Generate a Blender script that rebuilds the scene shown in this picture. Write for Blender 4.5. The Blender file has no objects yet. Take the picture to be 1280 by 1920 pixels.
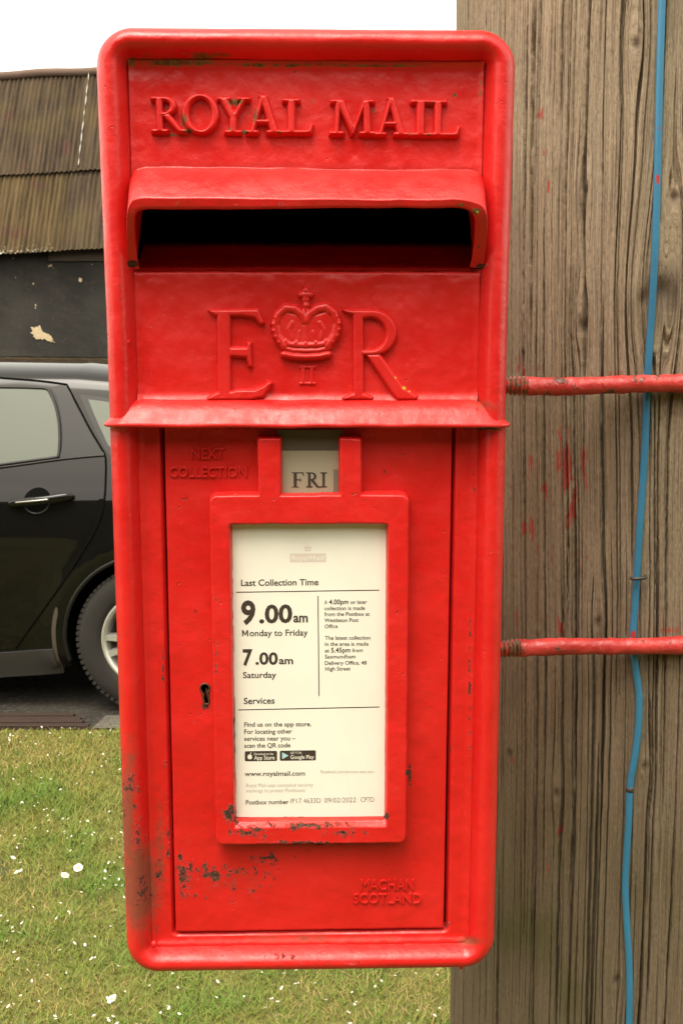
import bpy, math, random
import numpy as np
from mathutils import Vector, geometry as mgeo

random.seed(4); RNG = np.random.default_rng(7)
S = bpy.context.scene
COL = S.collection
R_ = math.radians

# ------------------------------------------------------------------ camera
F_PX = 1900.0                       # focal length in photo pixels (photo 1280 x 1920)
PITCH = R_(8.25)
CAM = np.array([0.0, 0.0, 1.469])
cd = bpy.data.cameras.new("camera"); cam = bpy.data.objects.new("camera", cd); COL.objects.link(cam)
cam.location = CAM; cam.rotation_euler = (R_(90) - PITCH, 0, 0)
cd.sensor_fit = 'VERTICAL'; cd.sensor_height = 36.0; cd.lens = F_PX / 1920 * 36
cd.clip_start = 0.02; cd.clip_end = 3000
cd.dof.use_dof = True; cd.dof.focus_distance = 0.64; cd.dof.aperture_fstop = 64
S.camera = cam

# ------------------------------------------------------------------ world and sun (overcast)
SUN_EL, SUN_AZ = R_(66), R_(205)    # azimuth clockwise from +Y (behind the camera, a little to the left)
W = bpy.data.worlds.new("World"); S.world = W; W.use_nodes = True
wn = W.node_tree.nodes; wl = W.node_tree.links
sky = wn.new('ShaderNodeTexSky'); sky.sky_type = 'NISHITA'; sky.sun_disc = False
sky.sun_elevation = SUN_EL; sky.sun_rotation = SUN_AZ
sky.air_density = 1.0; sky.dust_density = 2.0; sky.ozone_density = 1.0
hs = wn.new('ShaderNodeHueSaturation'); hs.inputs['Saturation'].default_value = 0.22
tint = wn.new('ShaderNodeMix'); tint.data_type = 'RGBA'; tint.blend_type = 'MULTIPLY'; tint.inputs[0].default_value = 1.0
tint.inputs[7].default_value = (1.16, 1.06, 0.86, 1)
wl.new(sky.outputs[0], hs.inputs['Color']); wl.new(hs.outputs[0], tint.inputs[6])
wl.new(tint.outputs[2], wn['Background'].inputs['Color']); wn['Background'].inputs['Strength'].default_value = 0.15
sd = bpy.data.lights.new("sun", 'SUN'); so = bpy.data.objects.new("sun", sd); COL.objects.link(so)
sd.energy = 0.75; sd.angle = R_(32); sd.color = (1.0, 0.95, 0.86)
sdir = Vector((math.sin(SUN_AZ) * math.cos(SUN_EL), math.cos(SUN_AZ) * math.cos(SUN_EL), math.sin(SUN_EL)))
so.rotation_euler = sdir.to_track_quat('Z', 'Y').to_euler(); so.location = (0, 0, 20)
S.view_settings.view_transform = 'Standard'; S.view_settings.look = 'None'
S.view_settings.exposure = 1.86; S.view_settings.gamma = 1.0
S.view_settings.use_curve_mapping = False

# ------------------------------------------------------------------ helpers
CP, SP = math.cos(PITCH), math.sin(PITCH)
def ray(px, py):
    a = (np.asarray(px, float) - 640) / F_PX; b = (960 - np.asarray(py, float)) / F_PX
    return np.stack([a, CP + b * SP, -SP + b * CP], -1)
def at_y(px, py, Y):
    r = ray(px, py); t = Y / r[..., 1]
    return CAM + r * t[..., None]
def at_ground(px, py, z=0.0):
    r = ray(px, py); t = (z - CAM[2]) / r[..., 2]
    return CAM + r * t[..., None]
BOX_Y, BOX_YAW = 0.66, R_(1.3)
EX = np.array([math.cos(BOX_YAW), math.sin(BOX_YAW), 0.]); EN = np.array([math.sin(BOX_YAW), -math.cos(BOX_YAW), 0.])
BO = np.array([0, BOX_Y, 0.])
def L(px, py, w=0.0):
    """photo point -> (x, z) on the box, on its plane that stands w in front of the panel"""
    r = ray(px, py); t = (w - (CAM - BO) @ EN) / (r @ EN)
    p = CAM + r * np.asarray(t)[..., None]
    return np.stack([(p - BO) @ EX, p[..., 2]], -1)
def unL(x, w, z):
    """box coordinates -> photo point (used to look up where wear sits on the surface)"""
    p = BO + np.multiply.outer(x, EX) + np.multiply.outer(w, EN); p[..., 2] += z
    q = p - CAM; d = q[..., 1] * CP - q[..., 2] * SP; u = q[..., 1] * SP + q[..., 2] * CP
    return 640 + F_PX * q[..., 0] / d, 960 - F_PX * u / d

def vnoise(x, y, seed=0):
    """smooth value noise, -1..1"""
    r = np.random.default_rng(seed).uniform(-1, 1, (256, 256))
    xi = np.floor(x).astype(int); yi = np.floor(y).astype(int)
    fx = x - xi; fy = y - yi; fx = fx * fx * (3 - 2 * fx); fy = fy * fy * (3 - 2 * fy)
    g = lambda a, b: r[a & 255, b & 255]
    return (g(xi, yi) * (1 - fx) + g(xi + 1, yi) * fx) * (1 - fy) + (g(xi, yi + 1) * (1 - fx) + g(xi + 1, yi + 1) * fx) * fy
def fbm(x, y, seed=0, n=3):
    s = 0; a = 1.0
    for i in range(n):
        s = s + a * vnoise(x * 2 ** i, y * 2 ** i, seed + i); a *= .5
    return s

def mesh_obj(name, V, Fs, mats, parent=None, smooth=True, midx=None, attrs=None, loc=None):
    """V (n,3); Fs: list of index arrays (k,3)/(k,4), or list of tuples"""
    me = bpy.data.meshes.new(name); V = np.asarray(V, np.float32)
    if isinstance(Fs, np.ndarray): Fs = [Fs]
    if len(Fs) and isinstance(Fs[0], np.ndarray) and Fs[0].ndim == 2:
        li = np.concatenate([f.ravel() for f in Fs]).astype(np.int32)
        tot = np.concatenate([np.full(len(f), f.shape[1]) for f in Fs]).astype(np.int32)
    else:
        li = np.array([i for f in Fs for i in f], np.int32); tot = np.array([len(f) for f in Fs], np.int32)
    st = np.concatenate([[0], np.cumsum(tot)[:-1]]).astype(np.int32)
    me.vertices.add(len(V)); me.vertices.foreach_set('co', V.ravel())
    me.loops.add(len(li)); me.loops.foreach_set('vertex_index', li)
    me.polygons.add(len(tot)); me.polygons.foreach_set('loop_start', st)
    if not isinstance(mats, (list, tuple)): mats = [mats]
    for m in mats: me.materials.append(m)
    if midx is not None: me.polygons.foreach_set('material_index', np.asarray(midx, np.int32))
    me.update(calc_edges=True); me.validate()
    me.polygons.foreach_set('use_smooth', np.full(len(me.polygons), bool(smooth)))
    for k, a in (attrs or {}).items():
        at = me.attributes.new(k, 'FLOAT', 'POINT'); at.data.foreach_set('value', np.asarray(a, np.float32))
    o = bpy.data.objects.new(name, me); COL.objects.link(o)
    if parent is not None: o.parent = parent
    if loc is not None: o.location = loc
    return o
def grid_faces(nr, nc, closed=False):
    r = np.arange(nr - 1)[:, None]; c = np.arange(nc if closed else nc - 1)[None, :]
    c2 = (c + 1) % nc
    return np.stack([r * nc + c, r * nc + c2, (r + 1) * nc + c2, (r + 1) * nc + c], -1).reshape(-1, 4)
class MB:
    """collects simple solids into one mesh"""
    def __init__(s): s.V = []; s.F = []; s.M = []; s.n = 0
    def add(s, V, F, m=0):
        V = np.asarray(V, float); s.V.append(V)
        s.F += [tuple(int(i) + s.n for i in f) for f in F]; s.M += [m] * len(F); s.n += len(V); return s
    def box(s, a, b, m=0, bev=0.0):
        (x0, y0, z0), (x1, y1, z1) = a, b
        V = [(x, y, z) for z in (z0, z1) for y in (y0, y1) for x in (x0, x1)]
        return s.add(V, [(0, 2, 3, 1), (4, 5, 7, 6), (0, 1, 5, 4), (2, 6, 7, 3), (0, 4, 6, 2), (1, 3, 7, 5)], m)
    def tube(s, pts, r, n=12, m=0, caps=True):
        V, F = tube_geo(pts, r, n, caps); return s.add(V, F, m)
    def lathe(s, prof, n=48, m=0, axis='y', c=(0, 0, 0)):
        V = []
        for (rr, h) in prof:
            for k in range(n):
                a = 2 * math.pi * k / n
                V.append((c[0] + rr * math.cos(a), c[1] + h, c[2] + rr * math.sin(a)) if axis == 'y' else (c[0] + rr * math.cos(a), c[1] + rr * math.sin(a), c[2] + h))
        return s.add(V, [tuple(f) for f in grid_faces(len(prof), n, True)], m)
    def prism(s, poly, y0, y1, m=0):
        n = len(poly); V = [(x, y0, z) for x, z in poly] + [(x, y1, z) for x, z in poly]
        return s.add(V, [tuple(range(n)), tuple(range(2 * n - 1, n - 1, -1))] + [(i, i + n, (i + 1) % n + n, (i + 1) % n) for i in range(n)], m)
    def build(s, name, mats, parent=None, smooth=False, loc=None):
        return mesh_obj(name, np.concatenate(s.V), s.F, mats, parent, smooth, s.M, loc=loc)
def tube_geo(pts, r, n=12, caps=True):
    pts = np.asarray(pts, float); N = len(pts); rr = np.broadcast_to(np.asarray(r, float), (N,))
    T = np.gradient(pts, axis=0); T /= np.linalg.norm(T, axis=1)[:, None]
    ref = np.array([0, 0, 1.]) if abs(T[0][2]) < .9 else np.array([1., 0, 0])
    u = np.cross(T[0], ref); u /= np.linalg.norm(u); V = []
    for i in range(N):
        u = u - T[i] * (u @ T[i]); u /= np.linalg.norm(u); v = np.cross(T[i], u)
        a = np.arange(n) * 2 * math.pi / n
        V.append(pts[i] + rr[i] * (np.cos(a)[:, None] * u + np.sin(a)[:, None] * v))
    F = [tuple(f) for f in grid_faces(N, n, True)]
    if caps: F += [tuple(range(n - 1, -1, -1)), tuple((N - 1) * n + k for k in range(n))]
    return np.concatenate(V), F
def spline(keys, n):
    """Catmull-Rom through keys (k,d) -> n points, uniform in key index"""
    K = np.asarray(keys, float); k = len(K); t = np.linspace(0, k - 1, n); i = np.clip(t.astype(int), 0, k - 2); f = (t - i)[:, None]
    p = lambda j: K[np.clip(j, 0, k - 1)]
    a, b, c, d = p(i - 1), p(i), p(i + 1), p(i + 2)
    return .5 * (2 * b + (c - a) * f + (2 * a - 5 * b + 4 * c - d) * f ** 2 + (3 * b - a - 3 * c + d) * f ** 3)
def empty(name, loc=(0, 0, 0), rz=0.0):
    o = bpy.data.objects.new(name, None); COL.objects.link(o); o.location = loc; o.rotation_euler = (0, 0, rz); o.empty_display_size = .1
    return o
def tag(o, label=None, cat=None, group=None, kind=None):
    if label: o['label'] = label
    if cat: o['category'] = cat
    if group: o['group'] = group
    if kind: o['kind'] = kind
    return o

# ------------------------------------------------------------------ materials
class NT:
    def __init__(s, name):
        s.m = bpy.data.materials.new(name); s.m.use_nodes = True; s.t = s.m.node_tree
        s.b = s.t.nodes['Principled BSDF']; s.out = s.t.nodes['Material Output']
    def n(s, typ, ins=None, **pr):
        x = s.t.nodes.new('ShaderNode' + typ)
        for k, v in pr.items(): setattr(x, k, v)
        for k, v in (ins or {}).items(): s.set(x.inputs[k], v)
        return x
    def set(s, sock, v):
        if isinstance(v, bpy.types.NodeSocket): s.t.links.new(v, sock)
        elif isinstance(v, tuple) and len(v) == 3 and sock.type == 'RGBA': sock.default_value = (*v, 1)
        else: sock.default_value = v
    def p(s, **kw):
        for k, v in kw.items(): s.set(s.b.inputs[k.replace('_', ' ')], v)
    def co(s, which='Object'): return s.n('TexCoord').outputs[which]
    def map(s, vec, scale=(1, 1, 1), loc=(0, 0, 0)): return s.n('Mapping', {'Vector': vec, 'Scale': scale, 'Location': loc}).outputs[0]
    def noise(s, vec, scale, detail=3.0, rough=.55, dist=0.0):
        return s.n('TexNoise', {'Vector': vec, 'Scale': scale, 'Detail': detail, 'Roughness': rough, 'Distortion': dist}).outputs[0]
    def math(s, op, a, b=0.0, clamp=False):
        x = s.n('Math', {0: a, 1: b}, operation=op); x.use_clamp = clamp; return x.outputs[0]
    def rng(s, v, a, b, c=0.0, d=1.0, smooth=True):
        x = s.n('MapRange', {'Value': v, 'From Min': a, 'From Max': b, 'To Min': c, 'To Max': d})
        if smooth: x.interpolation_type = 'SMOOTHSTEP'
        return x.outputs[0]
    def mix(s, f, a, b, blend='MIX'):
        x = s.n('Mix', data_type='RGBA', blend_type=blend); s.set(x.inputs[0], f); s.set(x.inputs[6], a); s.set(x.inputs[7], b); return x.outputs[2]
    def attr(s, name): return s.n('Attribute', attribute_name=name).outputs['Fac']
    def bump(s, h, strength, dist, normal=None):
        ins = {'Height': h, 'Strength': strength, 'Distance': dist}
        if normal is not None: ins['Normal'] = normal
        return s.n('Bump', ins).outputs[0]
def plain(name, col, rough=.6, metal=0.0, spec=.5, coat=0.0, bump=None, vary=.12, vs=6.0):
    t = NT(name); c = t.co(); f = t.noise(c, vs, 4)
    dk = tuple(x * (1 - vary) for x in col); lt = tuple(min(1, x * (1 + vary)) for x in col)
    t.p(Base_Color=t.mix(f, dk, lt), Roughness=rough, Metallic=metal, Specular_IOR_Level=spec, Coat_Weight=coat)
    if bump: t.p(Normal=t.bump(t.noise(c, bump[0], 4), bump[1], bump[2]))
    return t.m

def red_paint(name='red_paint', dull=0.0):
    t = NT(name); c = t.co()
    lo = t.noise(c, 14, 4); mid = t.noise(c, 90, 4, .6); fine = t.noise(c, 420, 3, .6)
    col = t.mix(t.rng(lo, .3, .7), (.52, .0098, .0088), (.60, .0150, .0125))
    # little pits and old specks under the paint
    pit = t.math('MULTIPLY', t.rng(t.noise(c, 260, 1.5, .5), .735, .775), t.rng(lo, .42, .6))
    col = t.mix(t.math('MULTIPLY', pit, .75), col, (.10, .022, .014))
    # thin places where the primer greys through
    worn = t.math('MULTIPLY', t.rng(t.noise(c, 60, 6, .7), .60, .72), t.rng(t.noise(c, 9, 2), .45, .65))
    col = t.mix(t.math('MULTIPLY', worn, .16), col, (.50, .10, .07))
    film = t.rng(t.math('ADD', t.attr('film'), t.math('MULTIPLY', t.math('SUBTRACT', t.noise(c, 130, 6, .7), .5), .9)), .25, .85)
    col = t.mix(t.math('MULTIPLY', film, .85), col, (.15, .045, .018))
    rn = t.noise(c, 215, 5, .62, .3)
    rust = t.rng(t.math('ADD', rn, t.attr('rust')), .985, 1.03)
    edge = t.rng(t.math('ADD', rn, t.attr('rust')), .955, .985)
    rc = t.mix(t.rng(t.noise(c, 500, 3), .38, .72), (.030, .012, .008), (.15, .052, .024))
    col = t.mix(t.math('MULTIPLY', edge, .55), col, (.62, .06, .045))
    col = t.mix(rust, col, rc)
    moss = t.rng(t.math('ADD', t.noise(c, 210, 5, .65), t.attr('moss')), .93, 1.12)
    col = t.mix(t.math('MULTIPLY', moss, .9), col, t.mix(t.rng(fine, .4, .62), (.040, .034, .010), (.14, .11, .025)))
    lich = t.rng(t.attr('lichen'), .45, .6)
    col = t.mix(lich, col, (.42, .30, .03))
    rough = t.math('ADD', t.rng(mid, .3, .7, .30, .44), t.rng(lo, .35, .65, -.05, .06))
    t.p(Base_Color=col, Specular_IOR_Level=.42,
        Roughness=t.math('ADD', rough, t.math('MULTIPLY', t.math('MAXIMUM', rust, t.math('MAXIMUM', moss, film)), .45), True))
    n1 = t.bump(lo, .12, .004)
    n2 = t.bump(t.noise(c, 170, 3, .5), .22, .0014, n1)
    n3 = t.bump(fine, .22, .0007, n2)
    n4 = t.bump(t.math('SUBTRACT', edge, t.math('MULTIPLY', rust, t.math('ADD', .8, fine))), .7, .0009, n3)
    n5 = t.bump(t.math('MULTIPLY', pit, -1.0), .6, .0008, n4)
    t.p(Normal=n5)
    return t.m
RED = red_paint()
DARK = plain('dark_void', (.012, .009, .008), .9, spec=.1)

# wear on the box, given as spots in photo coordinates: (cx, cy, rx, ry, amount)
RUST = [(345, 1640, 26, 70, .395), (400, 1642, 60, 36, .385), (500, 1612, 46, 22, .39), (450, 1640, 120, 34, .335), (430, 1675, 150, 50, .265), (402, 1638, 15, 11, .52), (508, 1608, 13, 9, .50), (372, 1632, 8, 7, .5), (338, 1655, 7, 34, .46), (338, 1610, 6, 30, .44), (440, 1690, 10, 8, .40), (478, 1628, 8, 7, .46),
        (306, 1250, 4, 70, .46), (316, 1560, 8, 90, .40), (310, 1450, 5, 200, .3), (300, 1640, 18, 70, .33), (386, 1300, 14, 26, .30), (385, 1325, 10, 8, .55),
        (580, 1548, 130, 12, .42), (470, 1560, 60, 16, .44), (436, 1530, 24, 26, .44), (640, 1562, 70, 12, .38), (720, 1530, 20, 14, .40), (580, 1580, 190, 6, .40),
        (440, 1380, 4, 150, .42), (415, 1500, 12, 60, .26), (405, 1250, 4, 320, .30), (768, 1450, 5, 40, .4), (762, 1448, 6, 6, .6),
        (250, 1470, 20, 60, .34), (255, 1560, 22, 90, .34), (268, 1670, 24, 44, .42), (232, 1500, 8, 160, .34), (226, 1430, 6, 60, .42), (240, 1480, 24, 10, .45),
        (880, 1300, 4, 330, .36), (888, 900, 4, 90, .34), (844, 1300, 4, 350, .3), (836, 1735, 10, 12, .46), (890, 760, 30, 10, .28), (895, 755, 5, 30, .36),
        (575, 803, 380, 4, .34), (905, 804, 60, 4, .5), (575, 385, 330, 10, .24), (250, 495, 14, 8, .6), (902, 500, 12, 8, .6), (896, 470, 10, 90, .26),
        (530, 1795, 60, 12, .34), (640, 1805, 220, 8, .3), (300, 1745, 20, 14, .3), (705, 988, 14, 4, .5), (580, 1530, 150, 4, .45)]
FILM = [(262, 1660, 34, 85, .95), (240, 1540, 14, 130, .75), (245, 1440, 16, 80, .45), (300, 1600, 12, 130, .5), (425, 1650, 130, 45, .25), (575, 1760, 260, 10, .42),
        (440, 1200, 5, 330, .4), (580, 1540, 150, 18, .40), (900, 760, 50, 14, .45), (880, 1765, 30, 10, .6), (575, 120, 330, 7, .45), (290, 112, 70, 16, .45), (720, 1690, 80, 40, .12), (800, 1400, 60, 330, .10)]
MOSS = [(340, 118, 100, 9, .46), (385, 104, 60, 10, .42), (480, 122, 40, 6, .40), (250, 120, 14, 16, .40), (575, 122, 330, 4, .34), (700, 124, 150, 3, .38), (545, 123, 20, 5, .5),
        (345, 226, 10, 22, .42), (352, 246, 12, 7, .50), (460, 248, 10, 6, .58), (478, 215, 10, 30, .34), (440, 192, 22, 8, .44), (524, 248, 7, 6, .46), (330, 254, 40, 5, .36), (585, 190, 6, 6, .3),
        (700, 205, 8, 10, .3), (770, 250, 5, 5, .4), (803, 252, 5, 5, .46), (805, 195, 12, 8, .38), (852, 178, 5, 6, .46), (660, 230, 10, 15, .22), (900, 160, 6, 60, .30),
        (893, 396, 10, 8, .56), (862, 384, 8, 5, .5), (800, 384, 6, 4, .42), (430, 240, 8, 8, .3), (330, 380, 60, 8, .2)]
LICHEN = [(741, 708, 2, 2.2, 1), (757, 727, 4, 3.5, 1), (767, 734, 2, 1.6, 1), (896, 397, 5, 4, .8), (441, 926, 2, 1.5, .9), (887, 389, 3, 2, .8)]
def wear(x, w, z):
    px, py = unL(np.asarray(x), np.asarray(w), np.asarray(z)); out = {}
    for nm, lst in (('rust', RUST), ('film', FILM), ('moss', MOSS), ('lichen', LICHEN)):
        a = np.zeros_like(px)
        for cx, cy, rx, ry, k in lst:
            k = k + {'rust': .120, 'film': .13, 'moss': .24, 'lichen': 0}[nm]
            a = np.maximum(a, k * np.exp(-(((px - cx) / rx) ** 2 + ((py - cy) / ry) ** 2) * .7))
        out[nm] = a
    return out
def box_mesh(name, V, Fs, mats, parent, smooth=True, midx=None):
    """V in box coordinates (x, w, z) -> object coordinates (x, -w, z)"""
    V = np.asarray(V, float); Q = np.stack([V[:, 0], -V[:, 1], V[:, 2]], -1)
    return mesh_obj(name, Q, Fs, mats, parent, smooth, midx, wear(V[:, 0], V[:, 1], V[:, 2]))

# ------------------------------------------------------------------ signed distances and relief
def poly_sdf(P, X, Z):
    P = np.asarray(P, float); d = np.full(X.shape, 1e9); ins = np.zeros(X.shape, bool)
    for i in range(len(P)):
        a = P[i]; b = P[(i + 1) % len(P)]; e = b - a
        t = np.clip(((X - a[0]) * e[0] + (Z - a[1]) * e[1]) / max(e @ e, 1e-18), 0, 1)
        d = np.minimum(d, np.hypot(X - a[0] - t * e[0], Z - a[1] - t * e[1]))
        if a[1] != b[1]:
            c = ((a[1] > Z) != (b[1] > Z)) & (X < (b[0] - a[0]) * (Z - a[1]) / (b[1] - a[1]) + a[0]); ins ^= c
    return np.where(ins, -d, d)
def rrect_sdf(X, Z, x0, x1, z0, z1, r):
    qx = np.abs(X - (x0 + x1) / 2) - (x1 - x0) / 2 + r; qz = np.abs(Z - (z0 + z1) / 2) - (z1 - z0) / 2 + r
    return np.hypot(np.maximum(qx, 0), np.maximum(qz, 0)) + np.minimum(np.maximum(qx, qz), 0) - r
def relief(name, sdf, x0, x1, z0, z1, H, e, res, base, parent, mat, hmul=None, sink=.0025):
    xs = np.arange(x0, x1 + res, res); zs = np.arange(z0, z1 + res, res); X, Z = np.meshgrid(xs, zs)
    d = sdf(X, Z); s = np.clip(-d / e, 0, 1); h = H * (1 - (1 - s) ** 2) ** .6
    if hmul is not None: h = h * hmul(X, Z)
    h = np.where(d > 0, -np.minimum(d * 2.2, sink), h) + base
    keep = d < sink * 1.2; f = grid_faces(len(zs), len(xs)); kk = keep.ravel()
    f = f[kk[f].all(1)]; used = np.unique(f); rm = np.full(X.size, -1); rm[used] = np.arange(len(used))
    V = np.stack([X.ravel(), h.ravel(), Z.ravel()], -1)[used]
    return box_mesh(name, V, rm[f], mat, parent)

# glyphs: lists of (+1/-1, polygon) in a cap-height-1 frame
def ell(cx, cy, rx, ry, n=40, a0=0., a1=2 * math.pi):
    a = np.linspace(a0, a1, n, endpoint=(abs(a1 - a0) < 6.28)); return [(cx + rx * math.cos(t), cy + ry * math.sin(t)) for t in a]
def rc(x0, y0, x1, y1): return [(x0, y0), (x1, y0), (x1, y1), (x0, y1)]
HP = math.pi / 2
GL = {
 'I': (.46, [(1, rc(.14, 0, .33, 1)), (1, rc(0, 0, .47, .085)), (1, rc(0, .915, .47, 1))]),
 'L': (.80, [(1, rc(.14, 0, .33, 1)), (1, rc(0, 0, .78, .09)), (1, rc(0, .915, .47, 1)), (1, [(.58, 0), (.80, 0), (.84, .27), (.77, .27), (.70, .12)])]),
 'R': (.98, [(1, rc(.14, 0, .33, 1)), (1, rc(0, 0, .47, .085)), (1, rc(0, .915, .35, 1)), (1, [(.2, .47)] + ell(.38, .735, .35, .265, 24, -HP, HP) + [(.2, 1)]),
             (-1, [(.33, .565)] + ell(.36, .735, .18, .17, 24, -HP, HP) + [(.33, .905)]), (1, rc(.14, 0, .33, 1)),
             (1, [(.30, .50), (.52, .53), (.86, .10), (1.02, .07), (1.02, 0), (.76, 0)])]),
 'O': (1.02, [(1, ell(.51, .5, .51, .52)), (-1, ell(.51, .5, .31, .43))]),
 'Y': (.94, [(1, rc(.37, 0, .57, .5)), (1, [(.06, .98), (.30, .98), (.57, .50), (.55, .38), (.37, .42)]), (1, [(.46, .50), (.76, .98), (.87, .98), (.56, .42)]),
             (1, rc(0, .915, .40, 1)), (1, rc(.62, .915, .98, 1)), (1, rc(.22, 0, .72, .085))]),
 'A': (1.02, [(1, [(.40, 1.02), (.60, 1.02), (.94, .0), (.72, 0)]), (1, [(.44, 1.02), (.54, .96), (.23, 0), (.12, 0)]), (1, rc(.28, .28, .74, .37)),
              (1, rc(0, 0, .36, .085)), (1, rc(.60, 0, 1.06, .085))]),
 'M': (1.24, [(1, [(.13, 0), (.24, 0), (.30, 1), (.17, 1)]), (1, [(.16, 1), (.38, 1), (.68, .22), (.60, .0)]), (1, [(.58, .0), (.66, .02), (1.02, 1), (.93, 1)]), (1, [(.92, 1), (1.08, 1), (1.14, 0), (.94, 0)]),
              (1, rc(0, 0, .38, .085)), (1, rc(.82, 0, 1.26, .085)), (1, rc(.04, .915, .30, 1)), (1, rc(.96, .915, 1.22, 1))]),
 'F': (.74, [(1, rc(.12, 0, .30, 1)), (1, rc(0, 0, .42, .05)), (1, rc(0, .94, .66, 1)), (1, [(.60, 1), (.68, 1), (.70, .74), (.66, .74)]), (1, rc(.2, .48, .52, .54)), (1, rc(.49, .38, .53, .64))]),
}
def glyph_sdf(polys, X, Z, x0, z0, sx, sz):
    d = np.full(X.shape, 1e9)
    for sgn, P in polys:
        Q = [(x0 + p[0] * sx, z0 + p[1] * sz) for p in P]; k = poly_sdf(Q, X, Z)
        d = np.minimum(d, k) if sgn > 0 else np.maximum(d, -k)
    return d

# ================================================================== POST BOX
box = empty('post_box', BO, BOX_YAW)
tag(box, 'red cast iron post box with hooded slot and white collection notice on its door', 'post box')
A = np.array
xl = np.mean([L(p, q, .004)[0] for p, q in ((189, 300), (193, 500), (199, 700))]); xr = np.mean([L(p, q, .004)[0] for p, q in ((963, 300), (956, 500), (950, 700))])
xl2 = np.mean([L(p, q, .002)[0] for p, q in ((207, 900), (213, 1200), (226, 1500), (236, 1740))]); xr2 = np.mean([L(p, q, .002)[0] for p, q in ((945, 900), (940, 1200), (933, 1500), (927, 1740))])
zt = L(575, 57, .004)[1] + .0020; zb = L(580, 1816, .003)[1] - .0022; xr2 += .0009
z_led = L(575, 800, .018)[1]
print('BOX x', xl, xr, 'lower', xl2, xr2, 'z', zb, zt, 'ledge', z_led)
# rim: a profile swept round a rounded rectangle
RC = .0235
prof = [(0, -.130), (0, -.05), (0, -.006), (.0002, -.001), (.0009, .0030), (.0022, .0066), (.0040, .0097), (.0062, .0121), (.0085, .0134), (.0108, .0136), (.0130, .0125),
        (.0150, .0100), (.0168, .0066), (.0180, .0036), (.0188, .0014), (.0197, .0002), (.0208, -.0012)]
def rrect_path(x0, x1, z0, z1, r, d, step=.0012):
    r2 = max(r - d, 1e-4); a0, a1, b0, b1 = x0 + r, x1 - r, z0 + r, z1 - r; nA = 22
    nx = int((a1 - a0) / step); nz = int((b1 - b0) / step); P = []
    for k in range(nx): P.append((a0 + (a1 - a0) * k / nx, z0 + d))
    for k in range(nA): t = -HP + HP * k / nA; P.append((a1 + r2 * math.cos(t), b0 + r2 * math.sin(t)))
    for k in range(nz): P.append((x1 - d, b0 + (b1 - b0) * k / nz))
    for k in range(nA): t = HP * k / nA; P.append((a1 + r2 * math.cos(t), b1 + r2 * math.sin(t)))
    for k in range(nx): P.append((a1 + (a0 - a1) * k / nx, z1 - d))
    for k in range(nA): t = HP + HP * k / nA; P.append((a0 + r2 * math.cos(t), b1 + r2 * math.sin(t)))
    for k in range(nz): P.append((x0 + d, b1 + (b0 - b1) * k / nz))
    for k in range(nA): t = math.pi + HP * k / nA; P.append((a0 + r2 * math.cos(t), b0 + r2 * math.sin(t)))
    return np.array(P)
rows = []
for d, w in prof:
    P = rrect_path(xl, xr, zb, zt, RC, d); low = P[:, 1] < z_led - .002
    x = P[:, 0].copy(); ww = np.full(len(P), w)
    # the lower casting is a touch narrower and sits a little further back
    k = np.clip((x - xl) / (xr - xl), 0, 1); x = np.where(low, xl2 + (xr2 - xl2) * k, x)
    ww = np.where(low & (w > -.01), w - .0030, ww)
    x = x + np.sign(x - (xl + xr) / 2) * .0011 * np.clip((P[:, 1] - 1.50) / .16, 0, 1)
    lump = .00025 * fbm(x * 60 + d * 400, P[:, 1] * 60, 3) * (w > -.01); rows.append(np.stack([x, ww + lump, P[:, 1]], -1))
nP = len(rows[0]); Vr = np.concatenate(rows); Fr = grid_faces(len(prof), nP, True)
Fr = Fr[:, ::-1]
# upper panels (header panel and cypher panel), with a hole for the slot
slot_l = L(252, 440, 0)[0]; slot_r = L(900, 440, 0)[0]; slot_b = L(575, 506, 0)[1]; slot_t = L(575, 345, 0)[1]
def sheet(x0, x1, z0, z1, res, hf, cut=None):
    nx = int((x1 - x0) / res); nz = int((z1 - z0) / res); X, Z = np.meshgrid(np.linspace(x0, x1, nx), np.linspace(z0, z1, nz))
    V = np.stack([X, hf(X, Z), Z], -1).reshape(-1, 3); f = grid_faces(nz, nx)
    if cut is not None:
        c = V[f].mean(1); f = f[~cut(c[:, 0], c[:, 2])]
    return V, f
xi0, xi1 = xl + .0190, xr - .0190; zi1 = zt - .0190
def h_up(X, Z):
    dl = X - xi0; dr = xi1 - X
    h = .0005 * fbm(X * 25, Z * 25, 11, 3) + .00022 * fbm(X * 120, Z * 120, 12, 2)
    h += .0016 * np.exp(-(dl / .0022) ** 2) + .0016 * np.exp(-(dr / .0022) ** 2)
    up = Z > slot_b
    h += np.where(up, .0022 * np.exp(-((zi1 - Z) / .003) ** 2), 0)
    h += np.where(~up, -.0025 * np.exp(-((slot_b - Z) / .0012) ** 2) + .0008 * np.exp(-((slot_b - Z - .006) / .006) ** 2) * (.6 + .6 * fbm(X * 110, Z * 150, 5, 2)), 0)
    h += np.where(~up, .0030 * np.exp(-((Z - z_led - .014) / .004) ** 2), 0)
    return h
V1, F1 = sheet(xi0, xi1, z_led, zi1, .0009, h_up, lambda x, z: (x > slot_l) & (x < slot_r) & (z > slot_b + .0002) & (z < slot_t))
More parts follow.
